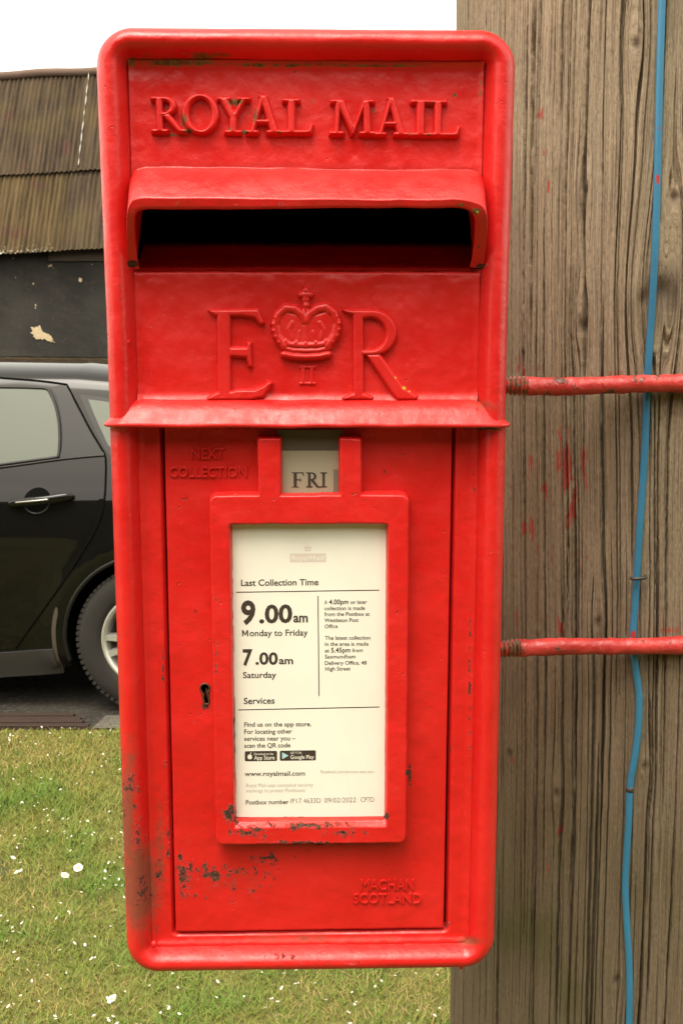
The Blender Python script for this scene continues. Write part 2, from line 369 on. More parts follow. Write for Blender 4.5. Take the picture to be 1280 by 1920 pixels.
# lower margin strip around the door
door_px = dict(tl=(304.5, 812), tr=(845.5, 812), bl=(328.5, 1746), br=(838, 1733))
DQ = {k: L(*v, -.001) for k, v in door_px.items()}
dx0 = (DQ['tl'][0] + DQ['bl'][0]) / 2; dx1 = (DQ['tr'][0] + DQ['br'][0]) / 2; dz1 = z_led + .004; dz0 = L(580, 1747, -.001)[1]
print('door', DQ, dx0, dx1)
GAP = .0015
def h_low(X, Z):
    h = -.0022 + .0003 * fbm(X * 30, Z * 30, 21, 3) + .00015 * fbm(X * 150, Z * 150, 22, 2)
    dd = np.minimum(np.minimum(X - (xl2 + .019), xr2 - .019 - X), Z - zb - .019)
    h += .0022 * np.exp(-(np.maximum(dd, 0) / .0028) ** 2)
    de = rrect_sdf(X, Z, dx0 - GAP, dx1 + GAP, dz0 - GAP, dz1 + .1, .002)
    h -= .0010 * np.exp(-(np.maximum(de, 0) / .0009) ** 2)
    return np.where(de < .0003, -.012, h)
V2, F2 = sheet(xl2 + .0185, xr2 - .0185, zb + .0185, z_led + .002, .0008, h_low)
cf2 = V2[F2][:, :, 1].max(1) < -.011
# drip under the bottom bead at right
n1 = len(Vr); n2 = n1 + len(V1); n3 = n2 + len(V2)
zc = (zb + zt) / 2
back = [(xl, -.130, zb + RC), (xr, -.130, zb + RC), (xr, -.130, zt - RC), (xl, -.130, zt - RC), (xl + RC, -.1301, zb), (xr - RC, -.1301, zb), (xr - RC, -.1301, zt), (xl + RC, -.1301, zt)]
Vall = np.concatenate([Vr, V1, V2, A(back)])
Fall = np.concatenate([Fr, F1[:, ::-1] + n1, F2[:, ::-1] + n2, A([[n3, n3 + 3, n3 + 2, n3 + 1], [n3 + 4, n3 + 7, n3 + 6, n3 + 5]])])
mi = np.concatenate([np.zeros(len(Fr) + len(F1), int), cf2.astype(int), [0, 0]])
casing = box_mesh('casing', Vall, Fall, [RED, DARK], box, True, mi)

# hood over the slot -------------------------------------------------
NS = 260
def key3(lst): return [(*L(p, q, w), w) for p, q, w in lst]
root = spline(key3([(243, 508, -.001), (243, 470, -.001), (243, 430, -.001), (243, 380, 0), (246, 336, .0), (262, 317, .0005), (300, 313, .0005), (420, 314, .0005), (575, 316, .0005), (720, 318, .0005), (850, 318, .0005), (889, 322, .0005), (905, 340, 0), (909, 385, 0), (909, 430, -.001), (909, 470, -.001), (908, 508, -.001)]), NS)
lipo = spline(key3([(241, 504, .004), (239, 478, .012), (238, 444, .021), (238, 408, .0295), (243, 384, .033), (258, 373, .034), (300, 371, .035), (420, 371, .0355), (575, 373, .036), (720, 375, .0355), (850, 374, .035), (890, 379, .034), (907, 390, .033), (913, 412, .0295), (912, 446, .021), (909, 478, .012), (905, 504, .004)]), NS)
lipi = spline(key3([(262, 503, .003), (257, 478, .011), (254, 446, .020), (253, 416, .028), (255, 403, .0315), (264, 396, .0325), (300, 393, .0335), (420, 393, .034), (575, 391, .0345), (720, 391, .034), (850, 391, .0335), (878, 395, .0325), (887, 404, .0315), (890, 418, .028), (889, 448, .020), (885, 478, .011), (880, 502, .003)]), NS)
tw = np.clip((lipi[:, 1] - L(575, 440, 0)[1]) / .014, 0, 1)
inb = lipi.copy(); inb[:, 2] = -.006; inb[:, 1] += .018 * tw; fl = np.clip((np.abs(lipi[:, 0] - lipi[:, 0].mean()) - .095) / .012, 0, 1) * np.sign(lipi[:, 0] - lipi[:, 0].mean()); inb[:, 0] += .003 * fl
inb2 = lipi.copy(); inb2[:, 2] = -.030; inb2[:, 1] += .024 * tw; inb2[:, 0] += .012 * fl
rows = []
for t in (0, .04, .1, .2, .35, .5, .65, .8, .9, .955):
    q = root + (lipo - root) * t; bul = math.sin(math.pi * min(t, 1)) * .0035
    q[:, 1] += bul * np.clip((q[:, 1] - L(575, 440, 0)[1]) / .02, 0, 1)
    q[:, 2] += (.0022 * (1 - t / .1) ** 2 if t < .1 else 0)
    rows.append(q)
def bl(a, b, t): return a + (b - a) * t
c0 = rows[-1]
rows += [bl(bl(c0, lipo, .6), bl(lipo, lipi, .0), .3) , bl(lipo, lipi, .03), bl(lipo, lipi, .12), bl(lipo, lipi, .3), bl(lipo, lipi, .6), bl(lipo, lipi, .85), bl(lipi, inb, .03), bl(lipi, inb, .12), bl(lipi, inb, .5), inb, inb2]
rows = [np.stack([q[:, 0], q[:, 2], q[:, 1]], -1) for q in rows]
for i, q in enumerate(rows):
    if 0 < i < len(rows) - 3: q[:, 1] += .0004 * fbm(q[:, 0] * 70, q[:, 2] * 70 + i * .01, 31, 3); q[:, 2] += .0004 * fbm(q[:, 0] * 60, q[:, 1] * 40, 33, 3)
Vh = np.concatenate(rows); hood = box_mesh('slot_hood', Vh, grid_faces(len(rows), NS)[:, ::-1], RED, box)
# inside of the slot: sloping sill and chamber, its lack of light put into a near-black colour
m = MB()
sx = np.linspace(slot_l - .003, slot_r + .003, 60); sl = []
for w, py in ((.0002, 507), (-.005, 505), (-.014, 501), (-.026, 494), (-.038, 482), (-.048, 466), (-.053, 455), (-.055, 530)):
    z = L(575, py, w)[1]; sl.append(np.stack([sx, np.full(60, w), z + .0003 * vnoise(sx * 90, sx * 0 + w * 90, 8)], -1))
Vs = np.concatenate(sl)
box_mesh('slot_sill', Vs, grid_faces(8, 60), RED, box)
zz0, zz1 = L(575, 520, 0)[1], L(575, 325, 0)[1]
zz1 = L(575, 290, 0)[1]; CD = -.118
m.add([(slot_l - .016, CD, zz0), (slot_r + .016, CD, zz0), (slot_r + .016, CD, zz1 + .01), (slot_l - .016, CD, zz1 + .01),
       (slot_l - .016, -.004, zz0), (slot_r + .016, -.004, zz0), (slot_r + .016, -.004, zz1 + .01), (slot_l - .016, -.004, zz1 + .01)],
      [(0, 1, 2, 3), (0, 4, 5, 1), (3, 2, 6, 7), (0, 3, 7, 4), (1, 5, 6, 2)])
box_mesh('slot_chamber', np.concatenate(m.V), m.F, plain('slot_shade', (.012, .004, .003), .8, spec=.1), box, False)

# drip ledge across the middle: profile swept across the front and round the corners
hw0, hw1 = xl - .0002, xr - .0004
lp = [(-.013, .0150), (-.0105, .0140), (-.0060, .0112), (-.0030, .0076), (-.0012, .0050), (.0004, .0022), (.0018, .0008), (.0027, -.0006), (.0026, -.0019), (.0014, -.0026), (-.003, -.0024), (-.016, -.0015), (-.022, -.0005)]
plan = []
Wf = .0145; rr = .013
for y in np.linspace(-.06, Wf - rr, 24): plan.append((hw0, y, -1, 0))
for k in range(1, 16): t = HP * k / 16; plan.append((hw0 + rr - rr * math.cos(t), Wf - rr + rr * math.sin(t), -math.cos(t), math.sin(t)))
for x in np.linspace(hw0 + rr, hw1 - rr, 420): plan.append((x, Wf, 0, 1))
for k in range(1, 16): t = HP * k / 16; plan.append((hw1 - rr + rr * math.sin(t), Wf - rr + rr * math.cos(t), math.sin(t), math.cos(t)))
for y in np.linspace(Wf - rr, -.06, 24): plan.append((hw1, y, 1, 0))
plan = A(plan); rows = []
inset = np.clip(np.minimum(plan[:, 0] - hw0, hw1 - plan[:, 0]) / .02, 0, 1)
for o, dz in lp:
    oo = np.where(o < -.004, np.maximum(o, -.004) + (o + .004) * inset, o)
    j = .0004 * fbm(plan[:, 0] * 90, plan[:, 0] * 0 + dz * 50, 41, 3) * (abs(dz) < .004)
    zz = z_led + .0017 + dz * np.where(dz > 0, .55 + .45 * inset, 1) + .0005 * fbm(plan[:, 0] * 30, plan[:, 0] * 0, 43, 2)
    rows.append(np.stack([plan[:, 0] + plan[:, 2] * oo, plan[:, 1] + plan[:, 3] * oo + j, zz], -1))
box_mesh('drip_ledge', np.concatenate(rows), grid_faces(len(lp), len(plan))[:, ::-1], RED, box)

# raised lettering ----------------------------------------------------
def word(name, letters, H, e, res, base, parent, mat=RED, lift=0.0):
    """letters: (char, px0, px1, py_top, py_base)"""
    items = []
    for ch, a, b, t, q in letters:
        P0 = L(a, q, base); P1 = L(b, t, base); wd, po = GL[ch]; items.append((po, P0[0], P0[1], (P1[0] - P0[0]) / wd, P1[1] - P0[1], P1))
    x0 = min(i[1] for i in items) - .004; x1 = max(i[5][0] for i in items) + .005; z0 = min(i[2] for i in items) - .004; z1 = max(i[5][1] for i in items) + .004
    def sdf(X, Z):
        d = np.full(X.shape, 1.)
        for po, a, b, sx_, sz_, P1 in items:
            m_ = (X > a - .006) & (X < P1[0] + .008)
            d[m_] = np.minimum(d[m_], glyph_sdf(po, X[m_], Z[m_], a, b, sx_, sz_) - .00062)
        return d
    return relief(name, sdf, x0, x1, z0, z1, H, e, res, base, parent, mat)
word('raised_lettering', [('R', 286, 348, 184, 250), ('O', 343, 411, 180, 251), ('Y', 409, 466, 185, 252), ('A', 461, 528, 183, 252), ('L', 531, 584, 188, 252)], .0042, .0019, .00042, .0004, box)
word('raised_lettering', [('M', 618, 702, 190, 254), ('A', 701, 764, 187, 256), ('I', 769, 805, 190, 257), ('L', 803, 859, 191, 257)], .0042, .0019, .00042, .0004, box)
def px_poly(P, base): return [tuple(L(p, q, base)) for p, q in P]
def px_relief(name, shapes, H, e, res, base, parent, mat=RED):
    Q = [(s, px_poly(P, base)) for s, P in shapes]; al = np.concatenate([A(q) for s, q in Q])
    def sdf(X, Z):
        d = np.full(X.shape, 1.)
        for s, q in Q:
            k = poly_sdf(q, X, Z); d = np.minimum(d, k) if s > 0 else np.maximum(d, -k)
        return d - .00035
    return relief(name, sdf, al[:, 0].min() - .004, al[:, 0].max() + .004, al[:, 1].min() - .004, al[:, 1].max() + .004, H, e, res, base, parent, mat)
px_relief('cypher_letter', [(1, [(407, 582), (433, 582), (434, 748), (409, 748)]),
    (1, [(390, 581), (486, 579), (496, 606), (489, 611), (478, 597), (455, 593), (405, 594), (398, 590)]),
    (1, [(430, 651), (462, 651), (464, 642), (472, 642), (473, 688), (466, 688), (462, 671), (430, 669)]),
    (1, [(388, 747), (394, 741), (412, 733), (434, 733), (445, 730), (478, 730), (494, 722), (504, 714), (511, 718), (503, 733), (495, 745), (470, 750), (388, 751)])], .0040, .0021, .00045, .0004, box)
def arcpx(cx, cy, rx, ry, a0, a1, n=24): return [(cx + rx * math.cos(t), cy + ry * math.sin(t)) for t in np.linspace(a0, a1, n)]
px_relief('cypher_letter', [(1, [(661, 584), (690, 581)] + arcpx(697, 624, 47, 43, -HP, HP) + [(690, 667), (661, 667)]),
    (-1, [(680, 598), (692, 596)] + arcpx(694, 626, 28, 30, -HP, HP) + [(690, 656), (680, 656)]),
    (1, [(661, 582), (681, 582), (682, 748), (661, 748)]), (1, [(641, 581), (690, 581), (690, 590), (662, 592), (652, 589)]),
    (1, [(640, 746), (660, 736), (683, 736), (700, 745), (697, 750), (642, 750)]),
    (1, [(684, 664), (712, 664), (757, 726), (783, 742), (781, 750), (744, 750), (733, 737)])], .0040, .0021, .00045, .0004, box)
# crown: height map built from beads, arches, cap and bands
cb = .0006
def crown():
    bx0, bz0 = L(505, 680, cb); bx1, bz1 = L(643, 532, cb); res = .00042
    xs = np.arange(bx0, bx1, res); zs = np.arange(bz0, bz1, res); X, Z = np.meshgrid(xs, zs); h = np.full(X.shape, -.0015); k = abs(L(600, 600, cb)[0] - L(599, 600, cb)[0])
    def blob(p, q, r, H):
        nonlocal h; c = L(p, q, cb); d = np.hypot(X - c[0], Z - c[1]) / (r * k); h = np.maximum(h, np.where(d < 1.25, H * np.sqrt(np.clip(1 - d * d, 0, 1)) - .0015 * np.clip((d - .8) / .45, 0, 1), -.0015))
    def stroke(P, r, H):
        nonlocal h; Q = A(px_poly(P, cb)); d = np.full(X.shape, 9.)
        for a, b in zip(Q[:-1], Q[1:]):
            e = b - a; t = np.clip(((X - a[0]) * e[0] + (Z - a[1]) * e[1]) / (e @ e), 0, 1); d = np.minimum(d, np.hypot(X - a[0] - t * e[0], Z - a[1] - t * e[1]))
        d /= r * k; h = np.maximum(h, np.where(d < 1.3, H * np.sqrt(np.clip(1 - d ** 2, 0, 1)) - .0015 * np.clip((d - .8) / .45, 0, 1), -.0015))
    def area(P, H, e):
        nonlocal h; d = poly_sdf(px_poly(P, cb), X, Z); h = np.maximum(h, np.where(d < 0, H * (1 - (1 - np.clip(-d / e, 0, 1)) ** 2) ** .6, -np.minimum(d * 2, .0015)))
    area([(520, 600), (535, 582), (560, 590), (574, 600), (588, 590), (613, 582), (628, 600), (630, 622), (620, 645), (572, 650), (528, 645), (517, 622)], .0025, .0018)   # cap
    stroke([(533, 648), (520, 630), (516, 608), (522, 590), (536, 578), (553, 580), (566, 590), (572, 602)], 9.5, .0040)
    stroke([(614, 648), (628, 628), (632, 606), (626, 588), (611, 576), (594, 579), (580, 590), (574, 602)], 9.5, .0040)
    for P in ([(517, 596), (513, 608), (514, 620), (518, 631), (524, 641)], [(631, 594), (635, 606), (634, 618), (630, 629), (623, 640)]):
        for p, q in P: blob(p, q, 6.5, .0042)
    for p in (528, 537, 546, 555): blob(p, 577 + abs(p - 541) * .3, 4, .0036); blob(1147 - p, 576 + abs(p - 541) * .3, 4, .0036)
    stroke([(573, 575), (573, 602)], 7, .0030); blob(574, 573, 8, .0036)
    stroke([(573, 545), (573, 562)], 8, .0034); stroke([(565, 553), (582, 553)], 7, .0036); blob(573, 545, 8, .0036); blob(573, 567, 7, .0030)
    stroke([(573, 606), (573, 640)], 8, .0031); stroke([(548, 606), (541, 618), (546, 636)], 9, .0030); stroke([(599, 606), (606, 618), (601, 636)], 9, .0030)
    stroke([(561, 622), (559, 638)], 6, .0029); stroke([(586, 622), (588, 638)], 6, .0029)
    for p, q in ((536, 640), (555, 643), (573, 644), (592, 643), (611, 640)): blob(p, q, 6, .0038)
    stroke([(528, 640), (545, 646), (573, 648), (602, 646), (620, 640)], 7.5, .0036)
    stroke([(531, 652), (550, 657), (573, 658), (598, 657), (617, 652)], 6, .0034)
    stroke([(532, 664), (552, 668), (573, 669), (597, 668), (616, 664)], 7, .0044)
    keep = h > -.00149; f = grid_faces(len(zs), len(xs)); f = f[keep.ravel()[f].any(1)]
    V = np.stack([X.ravel(), h.ravel() + cb, Z.ravel()], -1); u = np.unique(f); rm = np.full(X.size, -1); rm[u] = np.arange(len(u))
    box_mesh('crown', V[u], rm[f], RED, box)
crown()
px_relief('numeral', [(1, [(566, 690), (571, 690), (571, 719), (566, 719)]), (1, [(582, 690), (587, 690), (587, 719), (582, 719)]),
    (1, [(562, 686), (575, 686), (575, 690), (562, 690)]), (1, [(578, 686), (591, 686), (591, 690), (578, 690)]), (1, [(562, 717), (575, 717), (575, 721), (562, 721)]), (1, [(578, 717), (591, 717), (591, 721), (578, 721)])], .0009, .0018, .0004, .0002, box)
# paint drips: rivet-like lumps
for p, q, r in ((239, 642, 5.5), (289, 1770, 6), (864, 1812, 5)):
    w = .0085 if q < 1000 else (.006 if q < 1800 else .001); c = L(p, q, w); mb = MB(); k = .00034 * r
    V = []; 
    for i in range(9):
        a = math.pi * i / 8
        for j in range(14):
            b = 2 * math.pi * j / 14; V.append((c[0] + k * math.sin(a) * math.cos(b), w + k * math.sin(a) * math.sin(b), c[1] + 1.25 * k * math.cos(a)))
    mb.add(V, [tuple(f) for f in grid_faces(9, 14, True)]); box_mesh('paint_drip', np.concatenate(mb.V), mb.F, RED, box)

# door -----------------------------------------------------------------
def door_mesh():
    res = .0008; nx = int((dx1 - dx0) / res); nz = int((dz1 - dz0) / res); a = np.linspace(0, 1, nx); b = np.linspace(0, 1, nz); Aa, Bb = np.meshgrid(a, b)
    X = dx0 + (dx1 - dx0) * Aa; Z = dz0 + (dz1 - dz0) * Bb
    X = X + (Bb - .5) * (.0007)
    ed = np.minimum(np.minimum(Aa, 1 - Aa) * (dx1 - dx0), Bb * (dz1 - dz0))
    h = -.0018 + .0006 * fbm(X * 18, Z * 18, 51, 3) + .0002 * fbm(X * 110, Z * 110, 52, 2) - .0010 * np.exp(-(ed / .0009) ** 2)
    h = np.where((Aa == 0) | (Aa == 1) | (Bb == 0), -.0115, h)
    # keyhole
    V = np.stack([X, h, Z], -1).reshape(-1, 3); f = grid_faces(nz, nx)
    kc = L(384, 1292, 0); kb = L(387, 1314, 0); kk = .00031
    c = V[f].mean(1); cut = (np.hypot((c[:, 0] - kc[0]) / 1.0, c[:, 2] - kc[1]) < 10.5 * kk) | ((abs(c[:, 0] - kb[0]) < 6 * kk) & (c[:, 2] < kc[1]) & (c[:, 2] > kb[1] - 9 * kk))
    return box_mesh('door', V, f[~cut][:, ::-1], RED, box)
door = door_mesh()
kc = L(384, 1292, 0); kb = L(387, 1314, 0); kk = .00031
rimk = []
pts = [(kc[0] + 10.5 * kk * math.cos(t), kc[1] + 10.5 * kk * math.sin(t)) for t in np.linspace(-.95, math.pi + .75, 26)]
pts += [(kb[0] - 6 * kk, kb[1] - 2 * kk), (kb[0] - 5 * kk, kb[1] - 8 * kk), (kb[0], kb[1] - 10 * kk), (kb[0] + 5 * kk, kb[1] - 8 * kk), (kb[0] + 6 * kk, kb[1] - 2 * kk)]
pts = A(pts + [pts[0]]); Vt, Ft = tube_geo(np.stack([pts[:, 0], np.full(len(pts), -.0016), pts[:, 1]], -1), .0007, 8, False)
mb = MB(); mb.add(Vt, Ft, 0); mb.add([(kc[0] - .008, -.0095, kc[1] - .02), (kc[0] + .008, -.0095, kc[1] - .02), (kc[0] + .008, -.0095, kc[1] + .01), (kc[0] - .008, -.0095, kc[1] + .01)], [(0, 1, 2, 3)], 1)
a, b = L(386, 1300, 0); mb.add([(a - .0010, -.009, b - .007), (a + .0010, -.009, b - .007), (a + .0010, -.0045, b - .006), (a - .0010, -.0045, b - .006), (a - .0010, -.009, b + .003), (a + .0010, -.009, b + .003), (a + .0010, -.0045, b + .002), (a - .0010, -.0045, b + .002)],
    [(0, 1, 2, 3), (4, 7, 6, 5), (2, 6, 7, 3), (0, 3, 7, 4), (1, 5, 6, 2)], 2)
BRASS = plain('dark_brass', (.10, .05, .02), .45, .7)
box_mesh('keyhole', np.concatenate(mb.V), mb.F, [plain('worn_metal', (.11, .045, .022), .6, .4), DARK, BRASS], door, True, mb.M)
# notice frame (with the two uprights that hold the day plate)
FR_W = .0105
def q4(p0, p1): return p0
o_l, o_t = L(390, 926, FR_W); o_r, o_b = L(766, 1584, FR_W); o_l = -.0006 + (L(390, 950, FR_W)[0] + L(405, 1570, FR_W)[0]) / 2; o_r = .0006 + (L(768, 950, FR_W)[0] + L(762, 1570, FR_W)[0]) / 2
i_l = (L(434, 1000, FR_W)[0] + L(441, 1520, FR_W)[0]) / 2; i_r = (L(722, 1000, FR_W)[0] + L(724, 1530, FR_W)[0]) / 2; i_t = L(580, 986, FR_W)[1]; i_b = L(580, 1541, FR_W)[1]
u1a, u1b = L(481, 870, FR_W)[0], L(529, 870, FR_W)[0]; u2a, u2b = L(634, 870, FR_W)[0], L(680, 870, FR_W)[0]; u_t = L(575, 819, FR_W)[1]
def sdf_fr(X, Z):
    d = rrect_sdf(X, Z, o_l, o_r, o_b, o_t, .006)
    d = np.minimum(d, np.minimum(rrect_sdf(X, Z, u1a, u1b, o_t - .01, u_t, .0015), rrect_sdf(X, Z, u2a, u2b, o_t - .01, u_t, .0015)))
    return np.maximum(d, -rrect_sdf(X, Z, i_l, i_r, i_b, i_t, .0012))
def frame_mesh():
    x0, x1, z0, z1 = o_l - .003, o_r + .003, o_b - .003, u_t + .003; res = .00055
    xs = np.arange(x0, x1, res); zs = np.arange(z0, z1, res); X, Z = np.meshgrid(xs, zs); d = sdf_fr(X, Z) + .0002 * fbm(X * 90, Z * 90, 61, 3)
    h = FR_W * (1 - (1 - np.clip(-d / .0022, 0, 1)) ** 2.4) ** .5 + .00025 * fbm(X * 60, Z * 60, 62, 3)
    # the inner lower edge is bevelled
    bev = np.clip((Z - i_b + .0045) / .0045, 0, 1) * (X > i_l - .001) * (X < i_r + .001) * (Z < i_b + .001)
    h = np.where(d > 0, -.002 - np.minimum(d * 5, .004), h)
    h = np.where((bev > 0) & (d <= 0), np.minimum(h, FR_W - bev * .0035), h)
    f = grid_faces(len(zs), len(xs)); kp = (d < .0012).ravel(); f = f[kp[f].all(1)]; u = np.unique(f); rm = np.full(X.size, -1); rm[u] = np.arange(len(u))
    return box_mesh('notice_frame', np.stack([X.ravel(), h.ravel(), Z.ravel()], -1)[u], rm[f], RED, door)
frame_mesh()
# the printed notice and the day plate ---------------------------------
def paper(name, col, rough, coat=.4):
    t = NT(name); c = t.co(); n = t.noise(c, 30, 4)
    t.p(Base_Color=t.mix(t.rng(n, .3, .7), tuple(x * .965 for x in col), col), Roughness=rough, Coat_Weight=coat, Coat_Roughness=.12); return t.m
PAPER = paper('notice_paper', (.78, .75, .66), .6); INK = plain('brown_black_ink', (.035, .022, .015), .7); GREY = plain('grey_ink', (.36, .30, .25), .7); PALE = plain('faded_pink_ink', (.62, .52, .47), .7)
BLUE_INK = plain('pale_blue_ink', (.35, .55, .58), .7); WHITE_INK = plain('pale_paper_print', (.72, .68, .58), .7); FAINT = plain('faint_ink', (.70, .64, .55), .7)
TEXT_MESH = {}
def text_geo(s, bold=0.0, ext=0.0, bev=0.0):
    cu = bpy.data.curves.new('txt', 'FONT'); cu.body = s; cu.size = 1.0; cu.offset = bold; cu.resolution_u = 3; cu.extrude = ext; cu.bevel_depth = bev
    o = bpy.data.objects.new('txt', cu); COL.objects.link(o); dg = bpy.context.evaluated_depsgraph_get(); me = bpy.data.meshes.new_from_object(o.evaluated_get(dg))
    V = np.zeros(len(me.vertices) * 3); me.vertices.foreach_get('co', V); V = V.reshape(-1, 3); F = [tuple(p.vertices) for p in me.polygons]
    bpy.data.objects.remove(o); bpy.data.curves.remove(cu); bpy.data.meshes.remove(me); return V, F
CAPH = text_geo('H')[0][:, 1].max()
class Print:
    def __init__(s, w): s.w = w; s.mb = MB()
    def poly(s, P, m, lift=.00006):
        V = [(*L(p, q, s.w)[:1], s.w + lift, L(p, q, s.w)[1]) for p, q in P]; s.mb.add(V, [tuple(range(len(V) - 1, -1, -1))], m)
    def rect(s, x0, y0, x1, y1, m, lift=.00006, dy=0): s.poly([(x0, y0), (x1, y0 + dy), (x1, y1 + dy), (x0, y1)], m, lift)
    def text(s, st, x0, x1, yb, cap, m, bold=.012, lift=.00010, dy=0.0):
        V, F = text_geo(st, bold); a = V[:, 0].min(); b = V[:, 0].max(); k = (V[:, 0] - a) / (b - a)
        px = x0 + k * (x1 - x0); py = yb + dy * k - V[:, 1] / CAPH * cap; q = L(px, py, s.w)
        s.mb.add(np.stack([q[:, 0], np.full(len(q), s.w + lift), q[:, 1]], -1), F, m)
P = Print(.0024)
P.rect(430, 976, 728, 1532, 0, 0)
INKI, GR, PK, BL, WH, FT = 1, 2, 3, 4, 5, 6
P.text('Last Collection Time', 452, 597, 1098.5, 11.5, INKI, .016, dy=-1.5)
P.rect(443, 1109.6, 711, 1111.4, INKI, dy=-4)
P.text('9', 452, 479, 1169, 41, INKI, .035); P.text('.00', 486, 548, 1167.5, 32, INKI, .03, dy=-1); P.text('am', 550, 577, 1166.5, 17.5, INKI, .025)
def sans_m(x0, x1, yb, cap, m, lift):
    for Q in ([(0, 0), (.19, 0), (.19, 1), (0, 1)], [(.81, 0), (1, 0), (1, 1), (.81, 1)], [(.0, 1), (.22, 1), (.59, .22), (.41, .22)], [(.41, .22), (.59, .22), (1, 1), (.78, 1)]):
        P.poly([(x0 + a_ * (x1 - x0), yb - b_ * cap) for a_, b_ in Q][::-1], m, lift); lift += .00002
sans_m(454, 465.5, 1193, 11.5, INKI, .00010); P.text('onday to Friday', 468, 577, 1192.8, 11.5, INKI, .014, dy=-1.3)
P.text('7', 455, 473.5, 1246.5, 28, INKI, .035); P.text('.00', 479, 521, 1245.5, 21.5, INKI, .03); P.text('am', 523, 549.5, 1245, 13.5, INKI, .025)
P.text('Saturday', 455.5, 518, 1271.5, 11, INKI, .016, dy=-1)
P.poly([(595.2, 1117), (597.0, 1117), (598.8, 1305), (597.0, 1305)], INKI)
P.text('Services', 457, 515, 1320, 11.5, INKI, .016, dy=-1)
P.rect(447, 1330.2, 711, 1332, INKI, dy=-5.5)
for st, a, b, y, cp in (('A', 608, 613.5, 1133, 7), ('4.00pm', 616.5, 653, 1133, 8.8), ('or later', 657, 688, 1132.5, 7), ('collection is made', 608, 684, 1144, 7), ('from the Postbox at', 608, 693, 1155, 7), ('Westleton Post', 608, 672, 1166.5, 7), ('Office', 608.5, 633, 1178, 7),
                    ('The latest collection', 609, 694, 1199.5, 7), ('in the area is made', 609, 690.5, 1211, 7), ('at', 609, 617, 1223.5, 7), ('5.45pm', 620.5, 656.5, 1223.5, 8.8), ('from', 660, 680, 1223, 7), ('Saxmundham', 609, 666, 1234.7, 7), ('Delivery Office, 48', 609, 687, 1246.5, 7), ('High Street', 609.5, 657, 1257.5, 7)):
    P.text(st, a, b, y, cp, INKI, .018 if cp > 8 else .011, dy=-.6)
for st, b, y in (('Find us on the app store.', 583.5, 1362.5), ('For locating other', 547.5, 1376), ('services near you \u2013', 554, 1389), ('scan the QR code', 544.5, 1402)):
    P.text(st, 458, b, y, 8.2, INKI, .014, dy=-1)
def rr_px(x0, y0, x1, y1, r, dy): 
    o = []
    for cx, cy, a0 in ((x1 - r, y0 + r, -90), (x1 - r, y1 - r, 0), (x0 + r, y1 - r, 90), (x0 + r, y0 + r, 180)):
        for k in range(6): t = R_(a0 + 18 * k); o.append((cx + r * math.cos(t), cy + r * math.sin(t) + dy * (cx - x0) / (x1 - x0)))
    return o
P.poly(rr_px(459, 1408.5, 519.5, 1427.5, 2.5, -.8), INKI); P.poly(rr_px(524.5, 1407.5, 592, 1426.5, 2.5, -.8), INKI)
P.text('Download on the', 476.5, 512.5, 1415.6, 4.2, WH, .004, .00016, -.4); P.text('App Store', 476.5, 515, 1424.3, 7.2, WH, .010, .00016, -.5)
P.text('GET IT ON', 544.5, 565, 1413.6, 4, WH, .004, .00016, -.4); P.text('Google Play', 544.5, 588.5, 1423, 7, WH, .010, .00016, -.5)
P.poly([(529, 1410.5), (541, 1416.6), (529, 1423.5)], BL, .00016)
P.poly([(468.6 + 4.6 * math.cos(t) * (1 + .06 * math.cos(3 * t)), 1419 + 4.6 * math.sin(t)) for t in np.linspace(0, 6.1, 20)], WH, .00016)
P.poly([(473.6 + 1.7 * math.cos(t), 1418.2 + 1.8 * math.sin(t)) for t in np.linspace(0, 6.1, 10)], INKI, .00020)
P.poly([(468.6, 1413.6), (469.4, 1411.4), (471.3, 1410.4), (470.8, 1412.6)], WH, .00016)
P.text('www.royalmail.com', 459, 571.5, 1455, 8.5, INKI, .014, dy=-1)
P.text('Royalmail.com/services-near-you', 601, 700, 1450, 6.2, GR, -.008, dy=-.5)
P.text('Royal Mail uses concealed security', 462, 587, 1476, 7, GR, -.008, dy=-1.2); P.text('markings to protect Postboxes', 462, 571.5, 1486, 7, GR, -.008, dy=-1.2)
P.text('Postbox number', 461, 541, 1508.3, 8, INKI, .014, dy=-1); P.text('IP17 4633D', 545, 601, 1506.3, 9, INKI, -.012, dy=-1); P.text('09/02/2022', 608, 667, 1505, 9, INKI, -.012, dy=-1); P.text('CP7D', 676, 701, 1503.6, 9, INKI, -.012)
# faded emblem: crown in an outlined square over a banner
for r in ((565, 1016, 589, 1016.6), (565, 1061.4, 589, 1062), (565, 1016, 565.6, 1038), (588.4, 1016, 589, 1038), (565, 1054, 565.6, 1062), (588.4, 1054, 589, 1062)): P.rect(*r, FT)
P.rect(543.4, 1038, 611, 1054.4, PK, dy=-.4); P.text('Royal', 547, 577, 1050.5, 9, WH, .016, .00016); sans_m(580.5, 591, 1050.3, 9, WH, .00016); P.text('ail', 593, 607.5, 1050.3, 9, WH, .016, .00016)
P.rect(571, 1030.5, 583, 1033.5, PK)
for cx in (572.5, 577, 581.5): P.poly([(cx + 2.1 * math.cos(t), 1027 + 2.6 * math.sin(t)) for t in np.linspace(0, 6, 10)], PK, .0001)
P.poly([(577 + 1.1 * math.cos(t), 1023 + 1.3 * math.sin(t)) for t in np.linspace(0, 6, 8)], PK)
for pts in ([(505, 1488), (504.5, 1505), (505.5, 1524)], [(584, 1498), (585, 1520)], [(648, 1448), (653, 1470), (655, 1490), (658, 1520)]):
    for (a, b), (c, d) in zip(pts[:-1], pts[1:]): P.poly([(a, b), (a + .5, b), (c + .5, d), (c, d)], FT)
